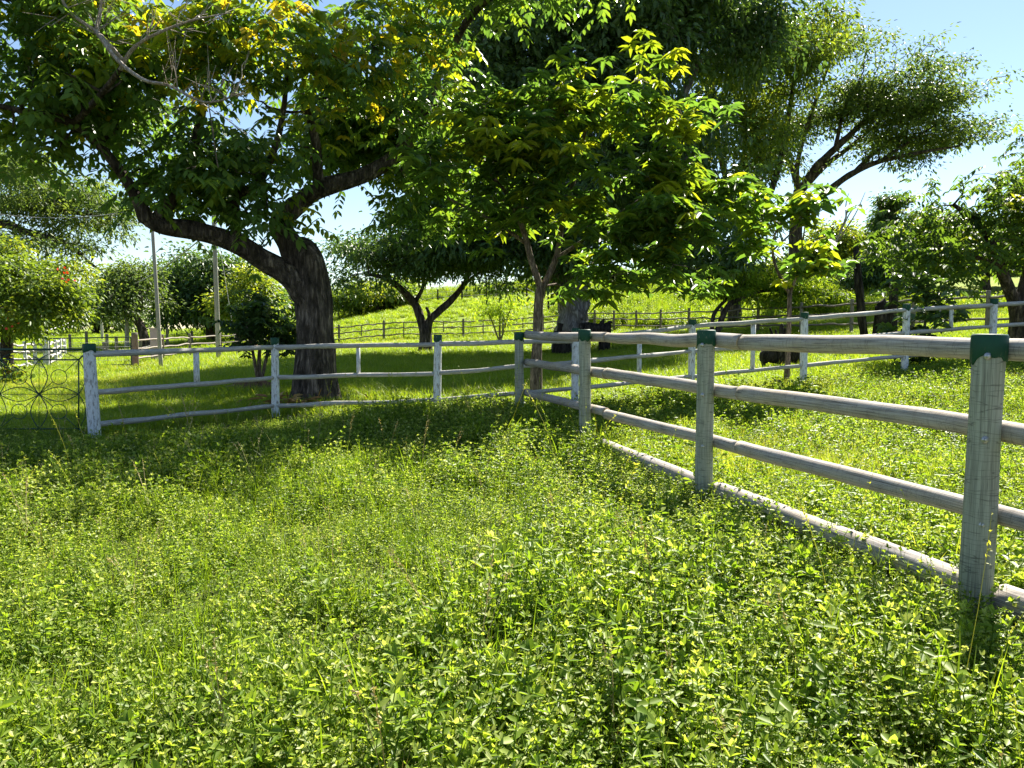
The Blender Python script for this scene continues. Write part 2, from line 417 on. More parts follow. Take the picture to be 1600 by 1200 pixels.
# ------------------------------------------------------------------ leaves
def add_leaves(mb, pos, d, nrm, L, wr, fold=0.25, droop=0.3, tone=0.5, shape=(0.28, 0.5, 0.68, 0.4)):
    N = len(pos)
    if N == 0: return
    d = unit(d); s = unit(np.cross(nrm, d)); n = np.cross(d, s)
    L = np.broadcast_to(np.asarray(L, float), (N,)); W = L * wr
    droop = np.broadcast_to(np.asarray(droop, float), (N,))
    t1, w1, t2, w2 = shape
    tt = [0, t1, t2, 1, t2, t1]; aa = [0, -w1, -w2, 0, w2, w1]
    V = np.zeros((N, 6, 3))
    for k in range(6):
        V[:, k] = pos + d * (tt[k] * L)[:, None] + s * (aa[k] * W)[:, None] + n * (fold * abs(aa[k]) * W)[:, None]
        V[:, k, 2] -= droop * L * tt[k] ** 2
    b = np.arange(N)[:, None] * 6
    f = np.concatenate([b + np.array([[0, 1, 2, 3]]), b + np.array([[3, 4, 5, 0]])])
    mb.add(V.reshape(-1, 3), [f], None, np.repeat(np.broadcast_to(np.asarray(tone, float), (N,)), 6))

def rnd_unit(g, n):
    return unit(g.normal(size=(n, 3)))

def crown_clusters(g, blobs, n, size=7):
    """clusters gather in irregular clumps inside the crown's lobes, with gaps between and stray sprigs outside"""
    vol = np.array([(b[3] * b[4]) * (b[2] / F) ** 2 * b[5] * (b[7] if len(b) > 7 else 1.0) for b in blobs]) ** 0.85
    cnt = g.multinomial(n, vol / vol.sum())
    out, yg = [], []
    for b, c in zip(blobs, cnt):
        if c == 0: continue
        px, py, d, rx, ry, rd, young = b[:7]
        k = max(3, int(c / size))
        sc = rnd_unit(g, k) * (g.random(k) ** (1 / 2.2))[:, None] * g.uniform(.85, 1.15, k)[:, None]
        w_ = g.uniform(.3, 1, k); a = g.choice(k, c, p=w_ / w_.sum())
        sg = .55 / k ** (1 / 3.)
        u = sc[a] + g.normal(size=(c, 3)) * sg * np.array([1, 1, .6])
        ctr = P(px, py, d)
        out.append(ctr + u * np.array([rx * d / F, rd, ry * d / F]))
        yg.append(np.where(g.random(c) < young * (0.35 + 0.9 * np.clip(u[:, 2] + 0.2, 0, 1)), 1.0, 0.0))  # new growth; for hillside trees also sunlit yellow-green put into the leaf colour
    return np.concatenate(out), np.concatenate(yg)

def grow(mb, g, nodes, nrad, C, rmin, seg=4, sag=0.0, frac=0.45):
    """joins every cluster centre to the nearest wood already there"""
    nodes = [np.asarray(x) for x in nodes]; nrad = list(nrad)
    NA = np.array(nodes)
    dist = np.min(np.linalg.norm(C[:, None] - NA[None], axis=2), axis=1) if len(C) * len(NA) < 4e6 else np.array([np.min(np.linalg.norm(NA - c, axis=1)) for c in C])
    buf = np.zeros((len(NA) + 4 * len(C), 3)); rb = np.zeros(len(buf)); k = len(NA)
    buf[:k] = NA; rb[:k] = nrad
    for i in np.argsort(dist):
        c = C[i]
        dd = np.linalg.norm(buf[:k] - c, axis=1) - 2.0 * np.minimum(rb[:k], 0.1)
        j = int(np.argmin(dd)); p = buf[j]; L = np.linalg.norm(c - p)
        if L < 1e-3: continue
        r0 = max(rmin, min(rb[j] * 0.75, frac * 0.05 * L ** 0.7 + rmin))
        mid = p * 0.55 + c * 0.45 + np.array([0, 0, 0.10 * L - sag]) + g.normal(size=3) * 0.07 * L
        mid2 = p * 0.2 + c * 0.8 + np.array([0, 0, 0.06 * L]) + g.normal(size=3) * 0.05 * L
        pts = np.array([p, mid, mid2, c])
        rr = np.array([r0, r0 * 0.75, r0 * 0.55, rmin * 0.6])
        mb.tube(pts, rr, seg, caps=False)
        for q, r_ in ((mid, r0 * .75), (mid2, r0 * .55), (c, rmin)):
            buf[k] = q; rb[k] = r_; k += 1

def foliage(mb, g, C, Y, spec):
    k = spec['kind']
    if k == 'simple':
        n = spec['n']; rc = spec['rc']
        N = len(C) * n
        c = np.repeat(C, n, 0); yo = np.repeat(Y, n)
        off = g.normal(size=(N, 3)) * np.array([1, 1, spec.get('flat', 0.6)]) * rc * 0.6
        pos = c + off
        d = unit(off + rnd_unit(g, N) * rc * 0.6 + np.array([0, 0, -spec.get('hang', 0.15) * rc]))
        nrm = np.array([0, 0, 1.0]) + g.normal(size=(N, 3)) * spec.get('tilt', 0.55)
        L = spec['L'] * g.uniform(0.65, 1.2, N)
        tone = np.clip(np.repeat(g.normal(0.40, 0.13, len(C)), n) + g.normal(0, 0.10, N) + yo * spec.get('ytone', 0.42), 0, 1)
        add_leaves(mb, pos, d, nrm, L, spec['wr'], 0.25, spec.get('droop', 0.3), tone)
    elif k == 'pinnate':
        m = spec['n']; N = len(C) * m
        c = np.repeat(C, m, 0); yo = np.repeat(Y, m)
        az = g.uniform(0, 6.283, N); el = g.normal(0.0, 0.32, N) + yo * 0.25
        d = np.stack([np.cos(az) * np.cos(el), np.sin(az) * np.cos(el), np.sin(el)], -1)
        pos = c + d * 0.05 + g.normal(size=(N, 3)) * spec['rc']
        up = np.array([0, 0, 1.0]) + g.normal(size=(N, 3)) * 0.25
        s = unit(np.cross(up, d)); up = np.cross(d, s)
        RL = spec['RL'] * g.uniform(0.7, 1.15, N); np_ = spec.get('pairs', 4)
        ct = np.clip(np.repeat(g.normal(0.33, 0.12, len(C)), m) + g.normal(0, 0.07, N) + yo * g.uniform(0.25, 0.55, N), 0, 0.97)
        for j in range(np_):
            t = (j + 1.2) / (np_ + 0.4)
            q = pos + d * (RL * t)[:, None]; q[:, 2] -= 0.38 * RL * t * t
            dd = d + np.array([0, 0, -0.75 * t])
            for sg in (-1, 1):
                ld = unit(s * sg + dd * 0.45 + np.array([0, 0, -0.28]) + g.normal(size=(N, 3)) * 0.14)
                ln = up + g.normal(size=(N, 3)) * 0.2
                add_leaves(mb, q, ld, ln, spec['L'] * g.uniform(0.75, 1.15, N) * (0.8 + 0.3 * t), spec['wr'], 0.2, 0.25, np.clip(ct + g.normal(0, 0.05, N), 0, 1), (0.25, 0.42, 0.66, 0.5))
        q = pos + d * RL[:, None]; q[:, 2] -= 0.38 * RL
        add_leaves(mb, q, d + np.array([0, 0, -.6]), up, spec['L'], spec['wr'], 0.2, 0.3, ct)
    elif k == 'whorl':
        wn_ = spec['whorls']; per = spec['n']
        NW = len(C) * wn_
        c = np.repeat(C, wn_, 0) + g.normal(size=(NW, 3)) * spec['rc'] * np.array([1, 1, .7]); yo = np.repeat(Y, wn_)
        wt = np.clip(np.repeat(g.normal(0.38, 0.12, len(C)), wn_) + g.normal(0, 0.08, NW) + yo * g.uniform(.25, .5, NW), 0, 1)
        axis = unit(np.array([0, 0, 0.8]) + g.normal(size=(NW, 3)) * 0.5)
        for j in range(per):
            az = j / per * 6.283 * 1.0 + g.uniform(-.35, .35, NW)
            hr = np.stack([np.cos(az), np.sin(az), np.zeros(NW)], -1)
            d = unit(hr + axis * g.uniform(-0.05, 0.55, NW)[:, None])
            nrm = np.array([0, 0, 1.0]) + g.normal(size=(NW, 3)) * 0.3
            add_leaves(mb, c + axis * g.uniform(-.05, .05, NW)[:, None], d, nrm, spec['L'] * g.uniform(.7, 1.2, NW), spec['wr'], 0.3, g.uniform(0.25, 0.8, NW), np.clip(wt + g.normal(0, .06, NW), 0, 1), (0.25, 0.46, 0.62, 0.42))

def tree(name, label, cat, base, limbs, blobs, nclust, spec, bark, leafm, seed, group=None, rmin=0.012, seg=10, node_from=0.45, frac=0.45, rough=0.05, extra=None):
    g = np.random.default_rng(seed)
    root = thing(name, label, cat, base, group)
    mb = MB(); nodes, nr = [], []
    for li, (pts, rad) in enumerate(limbs):
        W = np.array([q if len(q) == 3 and isinstance(q, np.ndarray) else P(*q) for q in pts])
        path, rr = catmull(W, 14 if rad[0] > .3 and seg >= 16 else 6, rad)
        mb.tube(path, rr, (72 if rr[0] > .2 and seg >= 16 else seg) if rr[0] > 0.05 else 6, rough, seed * 31 + li, caps=True)
        k0 = int(len(path) * node_from) if li == 0 else int(len(path) * 0.25)
        nodes += list(path[k0:]); nr += list(rr[k0:])
    C, Yg = crown_clusters(g, blobs, nclust, spec.get('size', 7))
    C[:, 2] = np.maximum(C[:, 2], T(C[:, 0], C[:, 1]) + spec.get('minh', 0.5))
    grow(mb, g, nodes, nr, C, rmin, 4, frac=frac)
    mb.build('trunk', bark, root)
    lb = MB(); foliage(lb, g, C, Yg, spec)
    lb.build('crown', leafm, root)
    if extra: extra(root, g)
    return root

# ------------------------------------------------------------------ fences
def post_mesh(base, top_z, r, seed, wob=0.02, lean=(0, 0), seg=14, cut=0.0):
    n = 14
    z = np.linspace(base[2] - 0.12, top_z - cut, n)
    t = (z - base[2]) / max(top_z - base[2], .1)
    pts = np.stack([base[0] + lean[0] * t, base[1] + lean[1] * t, z], -1)
    g = np.random.default_rng(seed)
    rr = r * (1.03 - 0.06 * t)
    if cut == 0:
        pts = np.vstack([pts, pts[-1] + [0, 0, 0.006]]); rr = np.append(rr, rr[-1] * 0.86)
    mb = MB(); mb.tube(pts, rr, seg, wob, seed)
    return mb

def cap_mesh(base, top_z, r, seed, hgt=0.125, lean=(0, 0), seg=14):
    z = np.array([top_z - hgt, top_z - hgt + .002, top_z - .06, top_z - .008, top_z + .002, top_z + 0.003])
    t = (z - base[2]) / max(top_z - base[2], .1)
    pts = np.stack([base[0] + lean[0] * t, base[1] + lean[1] * t, z], -1)
    mb = MB(); mb.tube(pts, np.array([r + .001, r + .003, r + .003, r + .003, r * .95, r * .6]), 28, 0.012, seed)
    g = np.random.default_rng(seed + 5); a = np.linspace(0, 6.2832, 29); q = mb.v[0]
    drip = .012 * np.sin(a * 2 + g.uniform(0, 6)) + .009 * np.sin(a * 5 + g.uniform(0, 6)) - .02 * np.maximum(0, np.sin(a * 3 + g.uniform(0, 6))) ** 6
    drip[-1] = drip[0]
    q[:29, 2] += drip; q[29:58, 2] += drip
    return mb

def rail_path(a, b, seed, amp=0.02, n=26):
    g = np.random.default_rng(seed)
    t = np.linspace(0, 1, n)[:, None]
    p = np.asarray(a) * (1 - t) + np.asarray(b) * t
    tt = t[:, 0]
    for k in range(3):
        w_ = g.uniform(1, 5)
        p[:, 2] += amp * g.uniform(.3, 1) / (1 + .4 * k) * (np.sin(w_ * 3.1 * tt + g.uniform(0, 6)))
        p[:, 1] += amp * .6 * np.sin(w_ * 2.3 * tt + g.uniform(0, 6))
    return p

def bolt(parent, p, r=0.018):
    mb = MB(); p = np.asarray(p)
    mb.tube(np.array([p + [0, 0.004, 0], p - [0, 0.004, 0]]), [r, r], 10)
    mb.tube(np.array([p - [0, 0.004, 0], p - [0, 0.011, 0], p - [0, 0.0125, 0]]), [r * .55, r * .55, r * .4], 8)
    return mb.build('bolt', M['steel'], parent)

# near fence: thick treated posts running from the right foreground
def near_fence():
    P0 = np.array([2.30, 3.76]); ST_ = np.array([-0.73, 2.505])
    root = thing('log_fence', 'sturdy grey log fence with thick round rails running out of the right foreground', 'fence', (*P0, 0))
    nrm = np.array([0.96, 0.28])                       # away from the viewer's paddock
    ks = [-2, -1, 0, 1, 2, 3]
    bx = {k: np.array([*(P0 + ST_ * k), 0]) for k in ks}
    for k in ks: bx[k][2] = Tz(bx[k][0], bx[k][1])
    tops = {-2: 1.38, -1: 1.38, 0: 1.37, 1: 1.385, 2: 1.385, 3: 1.345}
    rad = {-2: .07, -1: .072, 0: .074, 1: .070, 2: .067, 3: .066}
    leans = {-2: (0, 0), -1: (0, 0), 0: (.018, 0.0), 1: (.0, 0), 2: (-.02, 0), 3: (-.01, 0)}
    hts = (1.297, 0.895, 0.478)
    for k in ks[1:]:
        b = bx[k]
        po = post_mesh(b, tops[k], rad[k], 100 + k, 0.022, leans[k], 18, cut=0.004).build('post', M['post_wood'], root)
        cap_mesh(b, tops[k], rad[k] * 1.0, 200 + k, 0.115, leans[k], 18).build('painted_cap', M['green_paint'], po)
        for j, h in enumerate(hts + (0.13,)):
            if k > 1: continue
            t = h / tops[k]
            bolt(po, (b[0] + leans[k][0] * t - 0.045 + .01 * j, b[1] - math.sqrt(max(rad[k] ** 2 - .045 ** 2, .001)) - .006, h - .03))
    rr = (.058, .056, .052)
    for j, h in enumerate(hts):
        for k in ks[:-1]:
            # each log spans from just past one post to just past the next; the end post carries the last
            sh = 0.13
            p1 = P0 + ST_ * (k - (sh if k > -2 else 0)); p2 = P0 + ST_ * (k + 1 - sh - 0.004)
            if k == 2: p2 = P0 + ST_ * (k + 1) - ST_ * 0.0 + np.array([0.0, 0.02])
            off = nrm * (rad[k] + rr[j] - .012)
            a = np.array([*(p1 + off), h]); b = np.array([*(p2 + off), h + (.012 if j == 1 else 0) - (.02 if j == 2 and k > 0 else 0)])
            g = np.random.default_rng(300 + j * 7 + k)
            path = rail_path(a, b, 400 + j * 11 + k, 0.0075, 34)
            r_ = rr[j] * (1 + 0.06 * np.linspace(-1, 1, 34) * (1 if g.random() > .5 else -1))
            mb = MB(); mb.tube(path, r_, 20, 0.022, 500 + j * 13 + k)
            ro = mb.build('rail', M['grey_wood'], root)
            # sawn groove close to the log's end
            m2 = MB(); q0 = path[1] * .35 + path[0] * .65
            m2.tube(np.array([path[0] - (path[1] - path[0]) * .02, path[0] - (path[1] - path[0]) * .05]), [r_[0] * .97, r_[0] * .9], 16)
            m2.build('sawn_end', M['cut_wood'], ro)
    for k in ks[:-1]:
        p1 = P0 + ST_ * (k + .03); p2 = P0 + ST_ * (k + 0.97)
        a = np.array([*(p1 + nrm * .09), 0.075]); b = np.array([*(p2 + nrm * .09), 0.075])
        a[2] += Tz(a[0], a[1]); b[2] += Tz(b[0], b[1])
        mb = MB(); mb.tube(rail_path(a, b, 640 + k, 0.004, 30), 0.080, 14, 0.02, 650 + k)
        mb.build('ground_log', M['grey_wood'], root)
near_fence()

# white fence across the middle
F2 = [(148, 9.9, 537), (431, 12.3, 528), (683, 12.4, 523), (898, 12.0, 513), (1080, 13.6, 499), (1255, 13.6, 488), (1413, 14.0, 475), (1549, 14.3, 467), (1700, 14.7, 458), (1850, 15.2, 450)]
F2B = [G(px, d) for px, d, _ in F2]
def yf2(x):
    return np.interp(x, [b[0] for b in F2B], [b[1] for b in F2B])

def mid_fence():
    root = thing('post_and_rail_fence', 'white painted post and rail fence with thin rails crossing before the leaning tree', 'fence', F2B[3])
    tops = [P(px, py, d)[2] for px, d, py in F2]
    rads = [.075, .062, .062, .058, .062, .062, .062, .064, .064, .064]
    for i, b in enumerate(F2B):
        ln = ((-0.03, .01, .02, .01, .0, -.01, .0, .0, 0, 0)[i], 0)
        po = post_mesh(b, tops[i], rads[i], 700 + i, 0.025, ln, 14, cut=.004).build('post', M['white_post'], root)
        cap_mesh(b, tops[i], rads[i], 720 + i, 0.10, ln).build('painted_cap', M['green_paint'], po)
    drops = [(.13, .63, 1.04), (.15, .63, 1.08), (.15, .62, 1.05), (.19, .52, .93), (.12, .56, 1.0), (.11, .52, .93), (.11, .52, .93), (.11, .50, .93), (.11, .5, .93), (.11, .5, .93)]
    for i in range(len(F2B) - 1):
        for j in range(3):
            a = F2B[i].copy(); c = F2B[i + 1].copy()
            a[2] = tops[i] - drops[i][j]; c[2] = tops[i + 1] - drops[i + 1][j]
            a = a + [0, -.012, 0]; c = c + [0, -.012, 0]
            if j == 2 and i == 6: c[2] -= .05
            mb = MB(); mb.tube(rail_path(a, c, 800 + i * 5 + j, 0.0055, 24), np.linspace(.040, .034, 24) * (1.05 if j == 0 else .95), 10, 0.07, 830 + i * 5 + j)
            mb.build('rail', M['rail_wood'], root)
    # short uprights nailed between the rails
    for i, px, j0, j1, r in ((0, 293, 0, 1, .042), (1, 560, 0, 1, .032), (3, 993, 0, 2, .04), (4, 1176, 0, 2, .042), (6, 1484, 0, 1, .036)):
        a, c = F2B[i], F2B[i + 1]
        t = (px - F2[i][0]) / (F2[i + 1][0] - F2[i][0]); d = a[1] * (1 - t) + c[1] * t
        x = a[0] * (1 - t) + c[0] * t
        z0 = (tops[i] - drops[i][j1]) * (1 - t) + (tops[i + 1] - drops[i + 1][j1]) * t - (0 if j1 == 1 else .02)
        z1 = (tops[i] - drops[i][j0]) * (1 - t) + (tops[i + 1] - drops[i + 1][j0]) * t
        mb = MB(); mb.tube(np.array([[x, d + .035, z0], [x, d + .035, (z0 + z1) / 2], [x, d + .035, z1]]), r, 10, .03, 870 + i)
        mb.build('spacer', M['white_post'], root)
mid_fence()

# brown fence at the foot of the hill
F3 = [(212, 31), (255, 34.5), (297, 38), (345, 41), (395, 43), (440, 45), (485, 46), (530, 47.2), (565, 47.3), (600, 47.4), (631, 47.5), (662, 47.6), (693, 47.7), (724, 47.8), (755, 48), (786, 48.2), (817, 48.3), (848, 48.4), (878, 48.5), (904, 48.5), (929, 48.4), (959, 47.6), (994, 46), (1032, 43.5), (1076, 40), (1127, 36.5), (1184, 33.5), (1251, 31), (1330, 28.8), (1426, 26.8), (1542, 25), (1680, 23.4), (1840, 22)]
def back_fence():
    B = [G(px, d) for px, d in F3]
    root = thing('rail_fence', 'long thin brown rail fence at the foot of the hill behind the trees', 'fence', B[14])
    for i, b in enumerate(B):
        batten = 7 < i < 20 and i % 2 == 0
        r = .13 if i == 0 else (.035 if batten else .07)
        lo = 0.45 if (batten and i % 4 == 0) else 0.0
        top = b[2] + (1.05 if batten else 1.27) + (0.12 if i == 0 else 0)
        bb = b + [0, 0, lo + (0.12 if lo else 0)]
        post_mesh(bb, top, r, 900 + i, .03, (0, 0), 8).build('post', M['brown_wood'], root)
    for i in range(len(B) - 1):
        for j, h in enumerate((1.08, .74, .36)):
            mb = MB(); mb.tube(rail_path(B[i] + [0, -.04, h], B[i + 1] + [0, -.04, h], 950 + i * 3 + j, .025, 10), .042, 6, .1, 970 + i)
            mb.build('rail', M['brown_wood'], root)
back_fence()

# small white paddock at the far left
def paddock():
    pts = [(-110, 27), (-50, 28.5), (4, 29.5), (40, 31), (56, 31.6), (73, 32)]
    B = [G(px, d) for px, d in pts]; rec = [G(px, d) for px, d in ((73, 32), (88, 36), (95, 40), (102, 44))]
    root = thing('paddock_fence', 'pale crooked rail fence of the small paddock beyond the green gate', 'fence', B[-1])
    for i, b in enumerate(B + rec[1:]):
        big = i == len(B) - 1
        po = post_mesh(b, b[2] + (1.3 if big else 1.1), .12 if big else .07, 1100 + i, .04, (0, 0), 8).build('post', M['white_post'], root)
        if big: cap_mesh(b, b[2] + 1.3, .12, 1120, .12, (0, 0), 8).build('painted_cap', M['green_paint'], po)
    for seq, s in ((B, 0), (rec, 50)):
        for i in range(len(seq) - 1):
            for j, h in enumerate((.98, .7, .42, .15)):
                mb = MB(); mb.tube(rail_path(seq[i] + [0, -.05, h], seq[i + 1] + [0, -.05, h], 1130 + s + i * 5 + j, .05, 12), .048, 6, .08, 1150 + i)
                mb.build('rail', M['rail_wood'], root)
paddock()

# ------------------------------------------------------------------ gates
def arc(p, q, bulge, n=14):
    p = np.array(p, float); q = np.array(q, float); t = np.linspace(0, 1, n)[:, None]
    d = q - p; nn = np.array([-d[1], d[0]])
    return p * (1 - t) + q * t + nn * bulge * np.sin(np.pi * t)

def iron_gate():
    D = 9.9; k = D / F
    root = thing('iron_gate', 'dark green wrought iron gate with circle and petal scrollwork beside the white gatepost', 'gate', G(139, D))
    def W(p): return P(p[0], p[1], D)
    def bar(mb, pts, r): mb.tube(np.array([W(p) for p in pts]), r * .9, 6)
    f = MB()
    for a, b in (((139, 546), (-150, 546)), ((139, 546), (139, 686)), ((139, 684), (-150, 684)), ((-150, 546), (-150, 684))): bar(f, (a, b), .017)
    f.build('outer_frame', M['green_metal'], root)
    f = MB()
    for a, b in (((123, 562), (-134, 562)), ((123, 562), (123, 670)), ((123, 670), (-134, 670)), ((-134, 562), (-134, 670)), ((139, 546), (123, 562)), ((139, 684), (123, 670)), ((-150, 546), (-134, 562)), ((-150, 684), (-134, 670))): bar(f, (a, b), .011)
    f.build('inner_frame', M['green_metal'], root)
    s = MB()
    for cx in (61, -63):
        c = (cx, 616); nodes = {'t': (cx, 562), 'b': (cx, 670), 'l': (cx - 62, 616), 'r': (cx + 62, 616)}
        for nme, q in nodes.items():
            bar(s, (c, q), .0045)
            for bg in (.24, -.24): bar(s, arc(c, q, bg if nme in 'tb' else bg * .75), .0065)
        for sx in (-1, 1):
            for sy in (-1, 1):
                o = (cx + sx * 31, 616 + sy * 27)
                a = np.linspace(0, 6.283, 20)
                bar(s, np.stack([o[0] + 12.5 * np.cos(a), o[1] + 11.5 * np.sin(a)], -1), .0055)
                bar(s, arc(nodes['t'] if sy < 0 else nodes['b'], (cx + sx * 62, 616 + sy * 54), .2 * sx * sy), .0055)
                bar(s, arc((cx + sx * 62, 616 + sy * 54), nodes['l'] if sx < 0 else nodes['r'], .2 * sx * sy), .0055)
                bar(s, (c, (cx + sx * 22, 616 + sy * 20)), .005)
                bar(s, ((cx + sx * 40, 616 + sy * 35), (cx + sx * 60, 616 + sy * 53)), .005)
    s.build('scrollwork', M['green_metal'], root)
    for py in (572, 660):
        m = MB(); m.tube(np.array([W((139, py)), W((146, py))]), .012, 6); m.build('hinge', M['green_metal'], root)
iron_gate()

def far_gate():
    a, b = G(79, 32), G(206, 31)
    root = thing('wire_gate', 'wide plain green metal gate with wire infill across the lawn', 'gate', a)
    m = MB()
    h0, h1 = .12, 1.22
    for s, e, r in ((a + [0, 0, h1], b + [0, 0, h1], .028), (a + [0, 0, h0], b + [0, 0, h0], .022), (a + [0, 0, h0], a + [0, 0, h1], .028), (b + [0, 0, h0], b + [0, 0, h1], .028)):
        m.tube(np.array([s, e]), r, 6)
    m.build('frame', M['green_metal'], root)
    m = MB()
    for h in (.3, .48, .66, .84, 1.02): m.tube(np.array([a + [0, 0, h], b + [0, 0, h]]), .006, 4)
    for t in np.linspace(.08, .92, 9): m.tube(np.array([a * (1 - t) + b * t + [0, 0, h0], a * (1 - t) + b * t + [0, 0, h1]]), .006, 4)
    m.build('wire_infill', M['wire'], root)
far_gate()

# far short posts and wires left of the pole
def wire_fence(name, label, pts, h, r, mat, wires, wr=.012):
    B = [G(px, d) for px, d in pts]
    root = thing(name, label, 'fence', B[0])
    for i, b in enumerate(B):
        hh = h * (1 + .25 * math.sin(i * 2.3))
        post_mesh(b, b[2] + hh, r, 1300 + i, .04, (.05 * math.sin(i * 3.1), 0), 6).build('post', mat, root)
    m = MB()
    for k in wires: m.tube(np.array([b + [0, -.03, k * h] for b in B]), wr, 4)
    m.build('wire', M['wire'], root)
wire_fence('wire_fence', 'old dark stub posts with wire beyond the green gate by the red earth', [(110, 50), (136, 49), (163, 46), (168, 44), (183, 43), (220, 47), (262, 52), (300, 55)], 1.15, .10, M['brown_wood'], (.4, .8))
wire_fence('wire_fence', 'thin dark posts strung with wire up on the hill crest', [(480, 76), (530, 76), (565, 75.5), (600, 75), (641, 74), (684, 73), (722, 72), (760, 72), (791, 71), (823, 70), (857, 58), (905, 64), (952, 68), (1008, 60), (1074, 58), (1150, 57), (1240, 55), (1330, 54), (1432, 52), (1540, 50)], 1.5, .075, M['char'], (.3, .6, .9))

# ------------------------------------------------------------------ poles
def pole(name, label, px, d, top_px, top_py, r, arm=None, group=None):
    b = G(px, d); t = P(top_px, top_py, d)
    root = thing(name, label, 'pole', b, group)
    m = MB(); tt = np.linspace(0, 1, 12)[:, None]
    m.tube(b * (1 - tt) + t * tt - np.array([0, 0, .1]) * (1 - tt), np.linspace(r * 1.15, r * .85, 12), 10, .015, px)
    m.build('shaft', M['pole_wood'], root)
    if arm:
        m = MB(); m.tube(np.array([t - [arm, 0, .3], t + [arm, 0, -.3]]), .05, 6); m.build('crossarm', M['pole_wood'], root)
        m = MB()
        for s in (-.9, .9): m.tube(np.array([t + [s * arm, 0, -.26], t + [s * arm, 0, -.1]]), .035, 6)
        m.build('insulators', M['steel'], root)
    return t
PT1 = pole('utility_pole', 'slim leaning utility pole beside the pink panel', 252, 28, 236, 322, .065, .5, 'poles on the left lawn')
PT2 = pole('utility_pole', 'thicker upright utility pole right of the slim leaning one', 342, 33, 333, 318, .095, None, 'poles on the left lawn')
PT3 = pole('utility_pole', 'short grey pole carrying the cable among the far left trees', 199, 52, 197, 449, .13, None, 'poles on the left lawn')
PT4 = pole('utility_pole', 'tiny distant pole standing in the bright far field', 160, 75, 158, 490, .12, None, 'poles on the left lawn')
def cable(label, a, b, sag, r=.016):
    t = np.linspace(0, 1, 24)[:, None]
    p = a * (1 - t) + b * t; p[:, 2] -= sag * 4 * (t * (1 - t))[:, 0]
    m = MB(); m.tube(p, r, 5)
    tag(m.build('power_cable', M['wire']), label, 'cable', 'overhead cables on the left')
cable('pale cable sloping from the short grey pole up to the thick upright pole', PT3, PT2 + np.array([0, 0, -1.0]), .3, .03)
cable('pale cable drooping from the short grey pole into the flowering bush', PT3, P(60, 520, 40), .4, .03)
cable('thin cable from the slim leaning pole out over the left trees', PT1, P(-120, 310, 24), .5, .012)
cable('stay wire slanting down from the top of the thick upright pole', PT2, G(372, 33.5), 0, .012)
def panel_box():
    b = G(243, 34)
    root = thing('meter_panel', 'pale pink upright meter panel standing behind the slim pole', 'panel', b)
    m = MB(); m.box(b + [0, 0, .85], .34, .18, 1.3); m.build('cabinet', M['box'], root, False)
    m = MB(); m.box(b + [0, 0, 1.525], .40, .24, .05); m.build('lid', M['box'], root, False)
    m = MB(); m.box(b + [0, 0, .09], .12, .12, .22); m.build('stand', M['brown_wood'], root, False)
panel_box()

# ------------------------------------------------------------------ trees
A = lambda *p: np.array(p, float)
# the big leaning shade tree
def t1_extra(root, g):
    m = MB()
    def br(pts, r):
        p, rr = catmull([P(*q) for q in pts], 5, r); m.tube(p, rr, 6, .05, 7); return p
    p = br([(195, 98, 10.8), (172, 72, 10.6), (150, 49, 10.5), (110, 20, 10.4), (88, -20, 10.3)], [.032, .03, .026, .02, .014])
    p2 = br([(150, 49, 10.5), (157, 15, 10.6), (160, -30, 10.7)], [.03, .024, .016])
    p3 = br([(150, 49, 10.5), (185, 95, 10.4), (225, 125, 10.3), (262, 133, 10.3), (300, 152, 10.2), (325, 160, 10.2), (362, 150, 10.1), (378, 120, 10.1)], [.03, .027, .024, .021, .019, .015, .011, .006])
    p4 = br([(188, 109, 10.8), (206, 78, 10.7), (240, 55, 10.6), (300, 32, 10.6), (360, 20, 10.5)], [.03, .027, .02, .014, .006])
    for q, nb in ((p, 10), (p3, 18), (p4, 12), (p2, 4)):
        for _ in range(nb):
            s = q[g.integers(len(q) // 3, len(q))]
            dr = unit(np.array([g.normal(.3, .6), g.normal(0, .5), g.normal(.45, .45)])); L = g.uniform(.12, .5)
            e = s + dr * L
            m.tube(np.array([s, s + dr * L * .5 + g.normal(size=3) * .04, e]), [.008, .006, .003], 4, caps=False)
            for _k in range(2):
                e2 = e + unit(dr + g.normal(size=3) * .6) * L * .6
                m.tube(np.array([s + dr * L * .5, (s + dr * L * .5 + e2) / 2, e2]), [.005, .004, .002], 4, caps=False)
    m.build('dead_branch', M['dead_twig'], root)
    v = MB(); v.tube(catmull([P(325, 158, 10.2), P(331, 195, 10.2), P(337, 240, 10.25), P(341, 262, 10.3)], 5), .008, 5); v.build('hanging_vine', M['bark_thin'], root)

